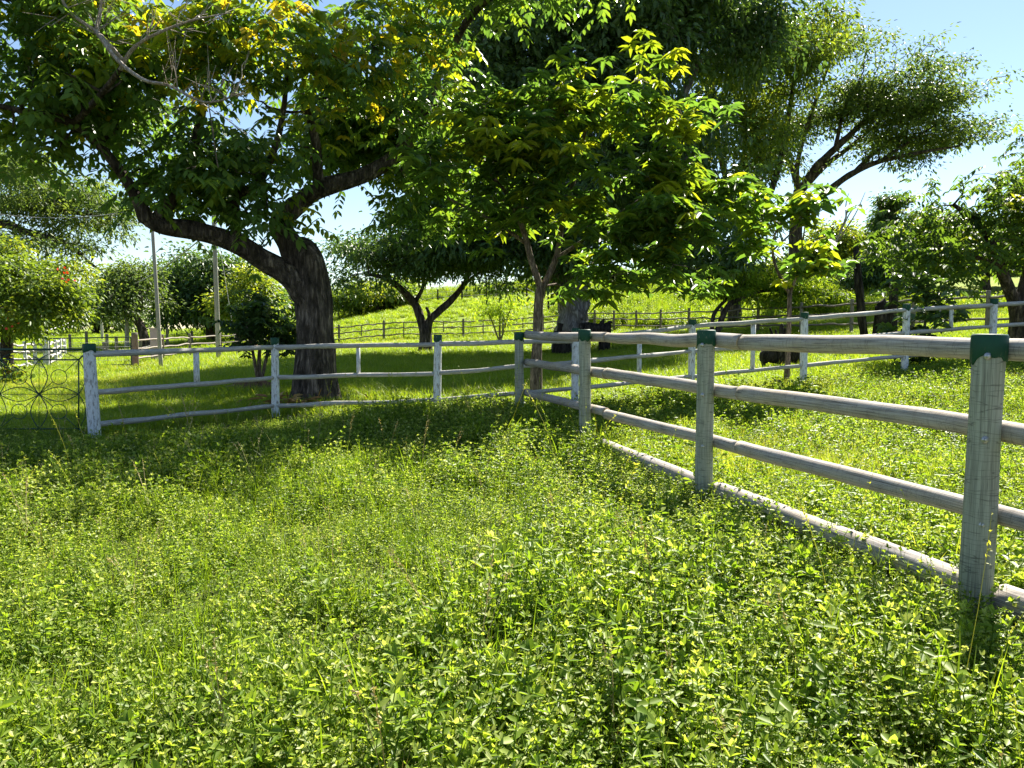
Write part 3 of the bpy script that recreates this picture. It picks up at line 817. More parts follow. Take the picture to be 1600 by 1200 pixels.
T1B = G(492, 14.4)
tree('shade_tree', 'massive leaning shade tree with thick forked dark trunk just behind the white fence', 'tree', T1B,
     [([T1B - A(0, 0, .2), P(493, 610, 14.4), P(493, 560, 14.4), P(492, 500, 14.4), P(488, 450, 14.4), P(481, 405, 14.4), P(476, 385, 14.45), P(471, 372, 14.5)], [.60, .43, .345, .32, .325, .28, .19, .05]),
      ([P(484, 470, 14.3), P(450, 430, 14.2), P(402, 400, 14.0), P(352, 373, 13.8), P(300, 360, 13.6), P(252, 352, 13.4), P(224, 338, 13.3)], [.22, .205, .18, .165, .155, .14, .115]),
      ([P(230, 345, 13.3), P(214, 310, 13.2), P(188, 268, 13.0), P(150, 222, 12.7), P(112, 192, 12.4), P(60, 178, 12.0), P(-30, 160, 11.5)], [.14, .10, .085, .075, .068, .055, .03]),
      ([P(115, 193, 12.4), P(139, 169, 12.0), P(170, 132, 11.4), P(190, 105, 11.0)], [.055, .05, .04, .033]),
      ([P(478, 430, 14.4), P(455, 385, 14.4), P(438, 350, 14.5), P(470, 315, 14.6), P(505, 293, 14.6), P(562, 276, 14.8), P(612, 248, 15.0), P(655, 195, 15.0), P(690, 110, 15)], [.24, .23, .19, .17, .16, .145, .125, .09, .05]),
      ([P(690, 110, 15), P(740, 20, 14.4), P(830, -50, 13.8), P(920, -50, 14.5)], [.06, .07, .06, .03]),  # limb added to carry the shade-casting lobes above the view
      ([P(500, 296, 14.6), P(496, 262, 14.5), P(492, 215, 14.3), P(470, 140, 14)], [.11, .10, .08, .04]),
      ([P(370, 385, 13.9), P(368, 318, 13.8), P(380, 300, 13.7), P(412, 274, 13.6), P(440, 190, 13.4), P(450, 90, 13.2)], [.10, .075, .07, .065, .05, .03]),
      ([P(240, 348, 13.4), P(270, 310, 13.5), P(300, 240, 13.6), P(320, 120, 13.4), P(300, -60, 13)], [.12, .10, .085, .07, .04])],
     [(70, 70, 12.4, 150, 110, 1.7, .25), (60, 205, 12.6, 110, 44, 1.3, .06), (240, 170, 13.2, 150, 90, 1.7, .15), (285, 275, 13.6, 110, 58, 1.1, .03),
      (410, 220, 13.8, 115, 85, 1.4, .08), (420, 270, 13.4, 50, 26, .6, .1), (180, 30, 12.6, 150, 60, 1.6, .6), (350, 50, 12.6, 130, 80, 1.2, .8), (500, 100, 13.2, 85, 75, 1.0, .9), (330, 110, 12.6, 90, 30, .7, .8),
      (640, 140, 14.4, 90, 95, 1.0, .9), (690, 60, 14.4, 65, 60, 1.1, 1.0), (600, 215, 15.4, 80, 60, 1.2, .1), (472, 338, 13.7, 26, 16, .35, .35), (395, 330, 13.7, 60, 26, .6, .02),
      (610, 110, 16.2, 110, 60, 1.3, .1), (560, 200, 16.4, 80, 110, 1.4, .03, 2.2), (650, 270, 17, 85, 75, 1.5, .03, 3.0),
      (60, -60, 12.2, 160, 50, 1.5, .2), (-120, 90, 12, 120, 140, 1.6, .1), (560, 30, 15.5, 80, 40, 1.0, .2), (660, -50, 14.6, 90, 36, 1.0, .3), (750, -45, 14.1, 90, 36, 1.0, .3), (820, -55, 13.6, 110, 40, 1.2, .2), (940, -55, 13.9, 110, 36, 1.1, .2), (140, 215, 13.4, 80, 60, 1.2, .05)],  # right-hand lobes above the view are added to shade the weeds in front
     740, dict(kind='pinnate', n=7, rc=.22, RL=.42, L=.165, wr=.46, pairs=4, minh=2.4), M['bark_dark'], M['leaf_big'], 11, rmin=.010, seg=16, node_from=.8, frac=.6, rough=.045, extra=t1_extra)

# slim forked tree with long glossy leaves
T2B = G(838, 13.5)
tree('glossy_leaf_tree', 'slim forked tree with drooping glossy yellow-green leaves behind the corner of the two fences', 'tree', T2B,
     [([T2B - A(0, 0, .1), P(838, 570, 13.5), P(840, 520, 13.5), P(842, 470, 13.5), P(846, 448, 13.5)], [.12, .10, .085, .08, .08]),
      ([P(846, 455, 13.5), P(830, 405, 13.4), P(816, 355, 13.3), P(790, 300, 13.2), P(740, 250, 13.0)], [.06, .055, .05, .035, .02]),
      ([P(845, 455, 13.5), P(862, 420, 13.6), P(872, 390, 13.6), P(880, 340, 13.6), P(900, 270, 13.6), P(920, 180, 13.6)], [.06, .052, .05, .045, .035, .02]),
      ([P(872, 402, 13.6), P(905, 380, 13.7), P(960, 340, 13.8), P(1030, 290, 13.8), P(1080, 240, 13.7)], [.04, .035, .03, .025, .015]),
      ([P(822, 380, 13.4), P(770, 345, 13.2), P(700, 310, 13.0)], [.035, .03, .018])],
     [(760, 250, 13.0, 100, 70, .95, .5), (690, 265, 12.8, 60, 45, .9, .2), (850, 230, 13.0, 120, 80, 1.0, .55), (960, 215, 13.2, 120, 100, 1.05, .6), (1030, 280, 13.2, 90, 85, .95, .55),
      (900, 340, 13.4, 150, 50, 1.0, .05), (1000, 385, 13.4, 90, 60, 1.2, .12), (965, 440, 13.4, 75, 32, .8, .03), (770, 330, 13.2, 80, 36, 1.0, .06), (910, 115, 13.2, 45, 45, .8, .5), (1010, 140, 13.2, 55, 45, .9, .5),
      (1095, 215, 13.4, 60, 60, .9, .45), (1130, 300, 13.4, 60, 35, .8, .4), (800, 160, 13.2, 70, 60, 1.0, .4), (1050, 360, 13.2, 55, 60, .9, .15), (1060, 430, 13.6, 45, 35, .6, .03)],
     380, dict(kind='whorl', whorls=3, n=8, rc=.16, L=.255, wr=.34, minh=1.2), M['bark_thin'], M['leaf_mango'], 23, rmin=.008, seg=12, node_from=.85, frac=.5, rough=.03)

# the huge dark tree with the pale fluted trunk
T3B = G(893, 33)
tree('giant_tree', 'huge dark tree with a pale fluted grey trunk in the middle of the lawn', 'tree', T3B,
     [([T3B - A(0, 0, .3), P(893, 525, 33), P(896, 490, 33), P(894, 455, 33), P(892, 400, 33), P(888, 300, 33), P(880, 150, 33), P(875, -50, 33)], [.95, .68, .60, .68, .6, .5, .4, .2]),
      ([P(890, 460, 33.4), P(860, 420, 32.5), P(790, 370, 31.5), P(720, 330, 31), P(680, 300, 31)], [.35, .3, .25, .15, .08]),
      ([P(892, 380, 33), P(960, 300, 33), P(1040, 200, 33), P(1100, 80, 33)], [.35, .3, .22, .1]),
      ([P(888, 330, 33), P(820, 220, 32), P(770, 120, 32), P(740, 30, 32)], [.35, .3, .22, .1]),
      ([P(912, 540, 32.6), P(908, 500, 32.6), P(904, 460, 32.8)], [.3, .2, .16]), ([P(876, 545, 32.8), P(884, 500, 32.8), P(886, 465, 33)], [.28, .18, .14])],
     [(700, 375, 31, 70, 42, 3, .02), (815, 395, 31.5, 80, 45, 3, .02), (770, 170, 32, 110, 120, 4, .06), (880, 110, 33, 170, 140, 5, .06), (1020, 110, 34, 130, 140, 4.5, .1),
      (1080, 300, 34, 95, 110, 3.5, .06), (1050, 405, 33.5, 95, 50, 2.5, .02), (930, 410, 32, 90, 48, 2.5, .02), (800, 20, 32, 150, 70, 4, .08), (940, -40, 33, 200, 80, 4.5, .08), (1090, 60, 34, 100, 100, 3.5, .12), (870, 270, 32, 150, 110, 4, .03), (700, 290, 32, 70, 60, 2.5, .03), (1000, 260, 33, 110, 110, 3.5, .03), (890, 440, 33, 45, 18, 1.2, 0)],
     1700, dict(kind='simple', n=56, rc=.72, L=.27, wr=.46, tilt=.6, droop=.3, hang=.3, minh=3.0, flat=.75), M['bark_grey'], M['leaf_dark'], 37, rmin=.02, seg=20, node_from=.55, frac=.9, rough=.10)

# tall lighter tree to its right
TB = G(1148, 41)
tree('tall_green_tree', 'tall fresh green tree with small leaves just right of the giant dark tree', 'tree', TB,
     [([TB - A(0, 0, .2), P(1148, 460, 41), P(1150, 400, 41), P(1158, 320, 41), P(1170, 200, 41), P(1185, 60, 41), P(1190, -60, 41)], [.42, .34, .3, .27, .22, .16, .08]),
      ([P(1152, 380, 41), P(1195, 320, 40), P(1222, 240, 39), P(1240, 130, 39), P(1258, 30, 39)], [.2, .17, .14, .1, .05]),
      ([P(1155, 340, 41), P(1125, 240, 40), P(1110, 120, 40)], [.2, .15, .08]),
      ([P(1150, 345, 41), P(1112, 292, 38), P(1060, 330, 36)], [.14, .12, .05])],
     [(1115, 60, 39, 100, 90, 3.5, .35), (1205, 110, 39, 60, 85, 3, .45), (1145, 230, 39, 80, 80, 3, .35), (1205, 215, 39, 48, 62, 2.4, .5), (1160, 330, 39.5, 50, 50, 2.2, .3), (1235, 40, 39, 50, 40, 2, .5, .6), (1280, 15, 39, 40, 24, 1.5, .5, .5), (1180, 10, 39, 70, 60, 3, .35), (1150, -60, 39, 110, 60, 3.5, .3), (1095, 385, 40, 46, 36, 2, .1), (1262, 95, 39, 26, 40, 1.5, .5, .5)],
     700, dict(kind='simple', n=50, rc=.6, L=.24, wr=.42, tilt=.6, droop=.35, hang=.3, minh=2.5, flat=.8), M['bark_far'], M['leaf_mid'], 41, rmin=.018, node_from=.3, frac=.9)

# airy umbrella tree
TB = G(1243, 47)
tree('umbrella_tree', 'airy spreading tree with fanned limbs and thin foliage against the open sky', 'tree', TB,
     [([TB - A(0, 0, .2), P(1243, 420, 47), P(1244, 340, 47), P(1250, 298, 47)], [.5, .42, .38, .36]),
      ([P(1250, 300, 47), P(1272, 265, 46.5), P(1305, 232, 46), P(1345, 195, 45.5), P(1395, 150, 45)], [.26, .23, .2, .15, .08]),
      ([P(1252, 298, 47), P(1290, 258, 47.5), P(1330, 228, 48), P(1380, 185, 48.5)], [.2, .17, .13, .06]),
      ([P(1276, 312, 47), P(1302, 292, 46.5), P(1330, 272, 46), P(1375, 252, 45.5), P(1440, 238, 45), P(1500, 228, 45)], [.2, .2, .18, .14, .10, .05]),
      ([P(1246, 340, 47), P(1262, 322, 47), P(1280, 308, 47)], [.24, .22, .2]),
      ([P(1248, 300, 47), P(1238, 262, 47), P(1228, 240, 47.5), P(1232, 170, 48)], [.2, .17, .14, .06]),
      ([P(1249, 300, 47), P(1246, 255, 46), P(1270, 170, 45.5), P(1300, 90, 45)], [.16, .14, .1, .05]),
      ([P(1332, 272, 46), P(1365, 240, 46.5), P(1420, 200, 47)], [.13, .11, .05]),
      ([P(1345, 195, 45.5), P(1400, 165, 45.4), P(1465, 135, 45.4)], [.13, .09, .04]), ([P(1375, 252, 45.5), P(1430, 215, 45.6), P(1480, 185, 46)], [.12, .08, .04]), ([P(1305, 232, 46), P(1320, 170, 45.6), P(1350, 110, 45.5)], [.13, .09, .04])],
     [(1300, 95, 45.5, 70, 42, 3.5, .1), (1365, 110, 45.5, 75, 45, 3.5, .1), (1430, 130, 46, 70, 42, 3.5, .1), (1390, 175, 46, 100, 45, 4, .05), (1465, 190, 46, 60, 42, 3, .05), (1497, 226, 46, 36, 22, 1.8, .05), (1255, 165, 46.5, 65, 60, 3.5, .15), (1330, 170, 46, 70, 50, 3.5, .1),
      (1330, 240, 46, 55, 22, 2.2, .05, .5), (1410, 225, 46, 70, 26, 2.5, .05), (1440, 255, 46, 45, 22, 2, .05, .6), (1215, 225, 47, 40, 36, 2.5, .1, .4), (1470, 100, 46, 30, 18, 1.5, .1)],
     640, dict(kind='simple', n=50, size=12, rc=.85, L=.24, wr=.44, tilt=.40, droop=.25, flat=.30, minh=3), M['bark_far'], M['leaf_airy'], 53, rmin=.025, node_from=.8, frac=1.3)

# sapling in front of it
TB = G(1229, 13.95)
tree('broad_leaf_sapling', 'thin young sapling with big pale green leaves standing just behind the white fence', 'tree', TB,
     [([TB - A(0, 0, .1), P(1231, 550, 13.95), P(1233, 500, 13.95), P(1234, 458, 13.95)], [.058, .05, .045, .04]),
      ([P(1234, 460, 13.95), P(1218, 430, 13.9), P(1209, 405, 13.9), P(1208, 375, 13.9), P(1222, 345, 13.9)], [.032, .03, .026, .02, .012]),
      ([P(1234, 460, 13.95), P(1245, 428, 13.9), P(1252, 395, 13.9), P(1258, 350, 13.9)], [.03, .026, .02, .01]),
      ([P(1209, 390, 13.9), P(1236, 365, 13.8), P(1265, 340, 13.7), P(1290, 325, 13.7)], [.018, .016, .012, .008])],
     [(1190, 392, 13.8, 36, 28, .5, .35), (1256, 400, 13.8, 36, 30, .5, .4), (1220, 340, 13.8, 50, 36, .6, .3), (1275, 325, 13.7, 36, 24, .5, .4), (1175, 320, 13.8, 32, 28, .5, .3), (1245, 420, 13.8, 30, 16, .4, .4), (1240, 305, 13.8, 40, 18, .5, .4)],
     70, dict(kind='whorl', whorls=2, n=4, rc=.09, L=.225, wr=.74, minh=1.0), M['bark_thin'], M['leaf_mango'], 61, rmin=.005, seg=8, node_from=.9, frac=.25, rough=.03)

# tree at the right edge
TB = G(1592, 17.2)
tree('spreading_tree', 'dark forked tree at the right edge with some orange tinged leaves', 'tree', TB,
     [([TB - A(0, 0, .1), P(1594, 530, 17.2), P(1594, 495, 17.2), P(1590, 470, 17.2)], [.28, .23, .21, .2]),
      ([P(1592, 490, 17.2), P(1572, 440, 17), P(1556, 395, 16.8), P(1530, 350, 16.5), P(1490, 320, 16.2)], [.13, .12, .10, .07, .04]),
      ([P(1594, 490, 17.2), P(1606, 430, 17.2), P(1614, 370, 17), P(1605, 300, 16.8)], [.16, .14, .1, .05]),
      ([P(1562, 415, 16.9), P(1520, 400, 16.4), P(1470, 385, 16)], [.05, .04, .02])],
     [(1505, 312, 16, 68, 36, 1.2, .3), (1560, 295, 16.4, 60, 36, 1.2, .35), (1470, 375, 15.8, 65, 40, 1.2, .03), (1540, 370, 16, 60, 40, 1.1, .15), (1600, 345, 16.6, 60, 60, 1.4, .3), (1430, 410, 15.8, 45, 24, .8, .02), (1510, 412, 16, 40, 16, .7, .05), (1650, 300, 17, 60, 80, 1.5, .2), (1600, 225, 17, 14, 24, .6, .2)],
     240, dict(kind='pinnate', n=6, rc=.2, RL=.34, L=.13, wr=.42, pairs=4, minh=1.1), M['bark_dark'], M['leaf_rust'], 67, rmin=.008, node_from=.85, frac=.5)

# small dark tree with the V trunk
TB = G(665, 33)
tree('small_dark_tree', 'small dark tree with a low V shaped fork left of the giant tree', 'tree', TB,
     [([TB - A(0, 0, .1), P(665, 530, 33), P(663, 512, 33)], [.34, .27, .25]),
      ([P(663, 518, 33), P(655, 492, 33), P(647, 474, 33), P(625, 450, 32.5), P(600, 434, 32), P(570, 428, 31.5)], [.2, .18, .17, .14, .1, .05]),
      ([P(667, 520, 33), P(672, 500, 33), P(684, 488, 33), P(704, 470, 33), P(722, 448, 33), P(740, 415, 33)], [.18, .17, .16, .14, .11, .06]),
      ([P(648, 474, 33), P(660, 450, 33), P(664, 425, 33), P(670, 395, 33)], [.1, .08, .06, .04]),
      ([P(670, 506, 33), P(670, 490, 32.8), P(666, 480, 32.8)], [.09, .07, .06]),
      ([P(724, 447, 33), P(745, 428, 33), P(770, 424, 33)], [.07, .05, .03])],
     [(560, 405, 32.5, 42, 26, 1.8, .05), (620, 395, 32.5, 60, 34, 2.2, .05), (690, 385, 32.5, 70, 42, 3, .05), (760, 395, 33, 55, 38, 2.6, .05), (540, 440, 31.5, 26, 12, 1.2, .25), (600, 440, 31.5, 40, 10, 1.2, .2), (770, 440, 33, 22, 18, 1.0, 0), (680, 350, 32.5, 70, 28, 2.2, .05)],
     460, dict(kind='simple', n=56, rc=.6, L=.20, wr=.4, tilt=.5, flat=.55, minh=2.2), M['bark_dark'], M['leaf_dark'], 71, rmin=.018, node_from=.9, frac=.8)

# left: feathery acacia, flowering bush, far round trees
TB = G(-40, 30)
tree('feathery_tree', 'tall feathery tree with layered horizontal branches at the left edge', 'tree', TB,
     [([TB - A(0, 0, .2), P(-42, 440, 30), P(-50, 330, 30), P(-45, 250, 30)], [.4, .34, .28, .2]),
      ([P(-48, 370, 30), P(0, 350, 29), P(40, 362, 28.5), P(100, 380, 28), P(150, 418, 27.6)], [.2, .17, .13, .08, .04]),
      ([P(-48, 340, 30), P(20, 320, 29), P(90, 330, 28.5), P(150, 335, 28)], [.18, .14, .1, .05]),
      ([P(-48, 290, 30), P(20, 270, 29.5), P(80, 280, 29)], [.16, .12, .06])],
     [(40, 280, 28.5, 80, 36, 3, .1), (110, 310, 28, 60, 30, 2.5, .1), (150, 345, 27.8, 50, 30, 2.2, .1), (60, 345, 28, 70, 30, 2.6, .1), (20, 385, 28, 60, 20, 2, .05), (130, 385, 27.6, 55, 18, 1.8, .05), (20, 250, 28.5, 60, 26, 2.6, .1), (-60, 300, 29, 80, 70, 3, .1), (90, 410, 27.5, 30, 10, 1.0, .1)],
     430, dict(kind='simple', n=52, rc=.5, L=.17, wr=.38, tilt=.45, flat=.4, minh=2), M['bark_far'], M['leaf_airy'], 83, rmin=.014, node_from=.6, frac=.8)

def bush_flowers(root, g):
    fb = MB()
    n = 14
    ctr = np.array([P(px, py, d) for px, py, d in ((101, 425, 20.3), (103, 437, 20.3), (15, 505, 20))])
    c = ctr[g.integers(0, len(ctr), n)] + g.normal(size=(n, 3)) * .07
    add_leaves(fb, c, rnd_unit(g, n), rnd_unit(g, n), .085, .8, .1, .1, g.random(n))
    fb.build('flowers', M['flower_red'], root)
TB = G(11, 22.5)
tree('flowering_bush', 'round leafy bush with a few red flowers on a reddish trunk beyond the green gate', 'bush', TB,
     [([TB - A(0, 0, .1), P(11, 545, 22.5), P(13, 510, 22.5), P(16, 475, 22.4)], [.2, .16, .15, .13]),
      ([P(14, 505, 22.5), P(45, 470, 22), P(80, 440, 21.6)], [.1, .08, .04]), ([P(14, 490, 22.5), P(0, 450, 22.2), P(-20, 420, 22)], [.1, .08, .04])],
     [(30, 440, 21.6, 65, 52, 1.6, .3), (75, 450, 21.6, 48, 48, 1.4, .35), (15, 410, 21.8, 60, 32, 1.5, .35), (60, 500, 21.8, 50, 30, 1.2, .25), (-30, 450, 22, 60, 70, 1.6, .2), (110, 470, 22, 22, 26, .8, .4), (30, 520, 21.8, 30, 14, .8, .2)],
     360, dict(kind='simple', n=46, rc=.34, L=.125, wr=.5, tilt=.7, minh=.5, ytone=.3), M['bark_far'], M['leaf_mid'], 89, rmin=.010, node_from=.8, frac=.4, extra=bush_flowers)

def round_tree(name, label, base_px, d, limbs, blobs, n, leaf, lm, seed, L=.3, rc=.8, group=None, nl=46, r=.3, minh=1.0, flat=.7, cat='tree', rmin=.03):
    TB = G(base_px, d)
    lim = [([TB - A(0, 0, .1)] + [P(a, b, d) for a, b in limbs[0]], list(np.linspace(r, r * .6, len(limbs[0]) + 1)))]
    for q in limbs[1:]: lim.append(([P(a, b, d) for a, b in q], list(np.linspace(r * .6, r * .2, len(q)))))
    return tree(name, label, cat, TB, lim, [(px, py, d + dd, rx, ry, rd, yg) for px, py, dd, rx, ry, rd, yg in blobs], n,
                dict(kind='simple', n=nl, rc=rc, L=L, wr=.46, tilt=.6, minh=minh, flat=flat), M[leaf] if False else M['bark_far'], M[lm], seed, group, rmin=rmin, seg=8, node_from=.7, frac=1.0)

GB = 'trees standing behind the meadow'
round_tree('round_tree', 'dense round dark green tree between the two utility poles', 330, 58, [[(328, 505), (326, 480)], [(326, 485), (300, 455), (285, 430)], [(326, 485), (350, 455), (365, 430)]],
           [(320, 440, 0, 62, 46, 4, .1), (285, 465, -1, 38, 40, 3, .05), (360, 450, 0, 55, 44, 3.5, .1), (320, 490, -1, 50, 20, 2.5, .05), (385, 470, 1, 40, 38, 3, .15)], 520, '', 'leaf_dark', 97, .34, .9, GB, 50, .4, .8)
round_tree('leaning_tree', 'leaning tree with a bent trunk and loose crown left of the slim pole', 230, 50, [[(222, 515), (212, 498), (198, 484)], [(205, 490), (185, 460), (170, 440)], [(212, 497), (220, 470), (215, 440)]],
           [(190, 425, 0, 45, 22, 3, .15), (175, 455, 0, 34, 30, 2.5, .05), (215, 460, 0, 30, 42, 2.5, .1), (160, 480, 0, 18, 18, 2, .1)], 190, '', 'leaf_airy', 101, .24, .7, GB, 44, .35, 1.0)
round_tree('leafy_shrub', 'small yellow-green tree right of the thick utility pole', 372, 46, [[(372, 505), (372, 480)]], [(370, 478, 0, 34, 30, 2, .5), (395, 460, 0, 26, 34, 1.8, .5)], 200, '', 'leaf_mid', 103, .24, .55, GB, 46, .2, .5)
round_tree('far_tree', 'hazy grey-green far tree over the bright field beside the tiny pole', 150, 112, [[(150, 505), (150, 490)]], [(150, 478, 0, 34, 26, 6, .1), (115, 490, 0, 30, 18, 6, .1), (195, 492, 2, 30, 18, 6, .1)], 230, '', 'leaf_airy', 107, .55, 1.3, GB, 40, .5, .6)
round_tree('far_tree', 'hazy far tree behind the dense round tree near the big trunk', 430, 105, [[(430, 500), (430, 485)]], [(425, 482, 0, 40, 22, 6, .1), (470, 478, 0, 30, 20, 5, .1), (380, 485, 0, 40, 20, 6, .1)], 230, '', 'leaf_airy', 109, .55, 1.3, GB, 40, .5, .6)
round_tree('far_tree', 'low hazy far tree between the big trunk and the small dark tree', 560, 100, [[(560, 480), (560, 465)]], [(545, 470, 0, 40, 16, 5, .1), (600, 460, 0, 36, 16, 5, .1), (640, 452, 0, 36, 14, 5, .2)], 230, '', 'leaf_mid', 113, .5, 1.2, GB, 40, .4, .6)
round_tree('far_tree', 'pale bushy far tree just behind the flowering bush at left', 70, 95, [[(70, 500), (70, 480)]], [(90, 480, 0, 40, 28, 5, .2), (30, 480, 0, 40, 30, 5, .2), (130, 455, 0, 22, 24, 4, .2)], 230, '', 'leaf_mid', 115, .5, 1.2, GB, 40, .4, .6)
# dark evergreen shrub left of the big trunk
TB = G(405, 17.5)
tree('evergreen_shrub', 'dark glossy shrub beside the base of the big leaning trunk', 'shrub', TB,
     [([TB - A(0, 0, .1), P(405, 560, 17.5), P(408, 520, 17.5)], [.05, .045, .03]), ([TB, P(395, 550, 17.4), P(385, 510, 17.3)], [.04, .035, .02]), ([TB, P(420, 545, 17.4), P(435, 500, 17.3)], [.04, .035, .02])],
     [(400, 500, 17.3, 36, 34, .6, .05), (430, 510, 17.2, 26, 34, .5, .05), (385, 530, 17.2, 26, 20, .5, .03), (425, 545, 17.2, 30, 12, .4, .03), (400, 475, 17.3, 22, 18, .4, .1)],
     130, dict(kind='whorl', whorls=3, n=7, rc=.12, L=.17, wr=.36, minh=.35), M['bark_thin'], M['leaf_dark'], 127, rmin=.006, seg=8, node_from=.4, frac=.3)
# slender leafy sapling in the lit lawn
TB = G(781, 44)
tree('slender_sapling', 'slender pale green multi-stemmed sapling by the brown fence', 'tree', TB,
     [([TB - A(0, 0, .1), P(781, 505, 44), P(782, 480, 44)], [.07, .05, .03]), ([TB, P(768, 500, 44), P(758, 478, 44)], [.05, .04, .02]), ([TB, P(792, 500, 44), P(800, 475, 44)], [.05, .04, .02])],
     [(775, 480, 43.8, 28, 14, 1.0, .5), (795, 472, 43.8, 20, 10, .8, .5), (765, 490, 43.8, 18, 10, .7, .4), (785, 498, 43.8, 16, 12, .6, .4)], 60, dict(kind='simple', n=26, rc=.35, L=.19, wr=.34, tilt=.7, minh=.6), M['bark_thin'], M['leaf_bright'], 131, rmin=.010, node_from=.3, frac=.3)

# feathery bright low tree with leaning stems
TB = G(1115, 31.5)
tree('low_feathery_tree', 'low spreading bright green tree with two leaning stems behind the brown fence', 'tree', TB,
     [([TB - A(0, 0, .1), P(1135, 482, 31.6), P(1158, 466, 32), P(1190, 455, 32.5), P(1250, 452, 33)], [.13, .11, .09, .07, .04]),
      ([P(1112, 520, 31.5), P(1116, 490, 31.6), P(1135, 468, 32), P(1162, 446, 32)], [.09, .08, .06, .03])],
     [(1170, 440, 32.5, 55, 16, 2, .4), (1220, 448, 33, 60, 16, 2.2, .5), (1270, 470, 33, 50, 18, 2, .5), (1140, 455, 32, 35, 12, 1.4, .2), (1300, 478, 33, 36, 14, 1.6, .4), (1215, 425, 34, 60, 12, 2, .4), (1200, 470, 33, 50, 8, 1.5, .3)],
     300, dict(kind='simple', n=46, rc=.42, L=.19, wr=.34, tilt=.4, flat=.32, minh=.6), M['bark_far'], M['leaf_bright'], 137, rmin=.012, node_from=.4, frac=.5)

# wood at the right
round_tree('hillside_tree', 'dark bushy tree behind the charred posts at the right', 1310, 62, [[(1310, 440), (1308, 400)]], [(1300, 385, 0, 42, 34, 3, .3), (1340, 395, 1, 36, 30, 3, .4), (1290, 420, -1, 40, 24, 3, .5), (1330, 430, -1, 40, 20, 2.5, .6)], 420, '', 'leaf_mid', 139, .34, .75, GB, 46, .3, .5)  # young shares raised to put sunlit yellow-green into the leaf colour
round_tree('vine_column', 'tall dark vine smothered dead trunk rising behind the charred posts', 1385, 50, [[(1384, 430), (1385, 380), (1390, 330)], [(1390, 340), (1410, 318), (1430, 315)], [(1388, 350), (1376, 325), (1370, 312)]],
           [(1385, 400, 0, 22, 50, 1.4, 0), (1388, 350, 0, 16, 36, 1.1, 0), (1370, 425, 0, 44, 28, 2, 0), (1395, 318, 0, 30, 9, 1, .2, ), (1340, 440, 0, 30, 16, 1.5, 0)], 420, '', 'leaf_dark', 149, .24, .45, GB, 46, .3, .4)
round_tree('hillside_tree', 'broad mid green tree between the vine column and the right edge tree', 1440, 58, [[(1440, 440), (1442, 400)]], [(1435, 390, 0, 44, 40, 3, .3), (1475, 370, 0, 44, 36, 3, .2), (1450, 350, 0, 40, 18, 2.5, .2), (1420, 425, 0, 40, 22, 2.5, .3)], 460, '', 'leaf_mid', 151, .32, .75, GB, 48, .3, .5)
round_tree('hillside_tree', 'deep green thicket tree behind the right edge tree', 1540, 60, [[(1540, 440), (1540, 400)]], [(1540, 375, 0, 60, 44, 4, .1), (1600, 370, 1, 60, 48, 4, .1), (1680, 380, 0, 60, 60, 4, .1)], 560, '', 'leaf_dark', 157, .34, .8, GB, 48, .4, .4)
round_tree('hillside_bush', 'bright rounded bush on the hill behind the broad leaf sapling', 1235, 64, [[(1235, 455), (1235, 440)]], [(1215, 432, 0, 36, 18, 3, .6), (1262, 436, 0, 36, 20, 3, .6), (1240, 418, 1, 30, 14, 2.5, .6)], 240, '', 'leaf_mid', 161, .32, .7, GB, 44, .25, .4)
round_tree('hillside_bush', 'low dark bush on the hill crest just left of the small dark tree', 590, 74, [[(590, 480), (590, 465)]], [(570, 462, 0, 34, 14, 3, .15), (612, 456, 0, 30, 13, 3, .15), (545, 470, 0, 22, 10, 2.5, .15)], 200, '', 'leaf_mid', 167, .34, .8, GB, 44, .2, .4)
def bare(root_px, d, pts):
    b = G(root_px, d); root = thing('dead_tree', 'bare dead sapling with grey twigs poking up against the sky at right', 'tree', b)
    m = MB()
    m.tube(catmull([b, P(1300, 400, d), P(1318, 350, d), P(1330, 310, d)], 5), np.linspace(.12, .03, 16), 6)
    for q in ([(1310, 375), (1336, 335), (1352, 300)], [(1318, 352), (1330, 330), (1345, 318)], [(1322, 340), (1322, 318), (1326, 302)]):
        m.tube(catmull([P(x, y, d) for x, y in q], 5), np.linspace(.06, .02, 11), 5)
    m.build('trunk', M['dead_twig'], root)
bare(1296, 56, None)

# low shrub with dark round leaves behind the right fence
TB = G(1441, 15.2)
tree('dark_leaf_shrub', 'shrub with big dark round leaves in tiers behind the white fence at right', 'shrub', TB,
     [([TB - A(0, 0, .1), P(1442, 540, 15.2), P(1446, 500, 15.2), P(1448, 455, 15.2)], [.04, .034, .026, .014]), ([P(1443, 550, 15.2), P(1430, 520, 15), P(1415, 500, 14.9)], [.02, .016, .01]), ([P(1444, 530, 15.2), P(1470, 505, 15), P(1490, 500, 14.9)], [.02, .016, .01])],
     [(1448, 462, 15.1, 46, 12, .6, 0), (1440, 490, 15.0, 56, 12, .7, 0), (1435, 520, 15.0, 44, 12, .6, 0), (1460, 545, 15.0, 40, 10, .5, 0), (1425, 560, 15, 30, 8, .4, 0), (1450, 435, 15.2, 30, 12, .4, 0)],
     95, dict(kind='whorl', whorls=2, n=4, rc=.10, L=.17, wr=.66, minh=.15), M['bark_thin'], M['leaf_dark'], 163, rmin=.005, seg=8, node_from=.3, frac=.2)

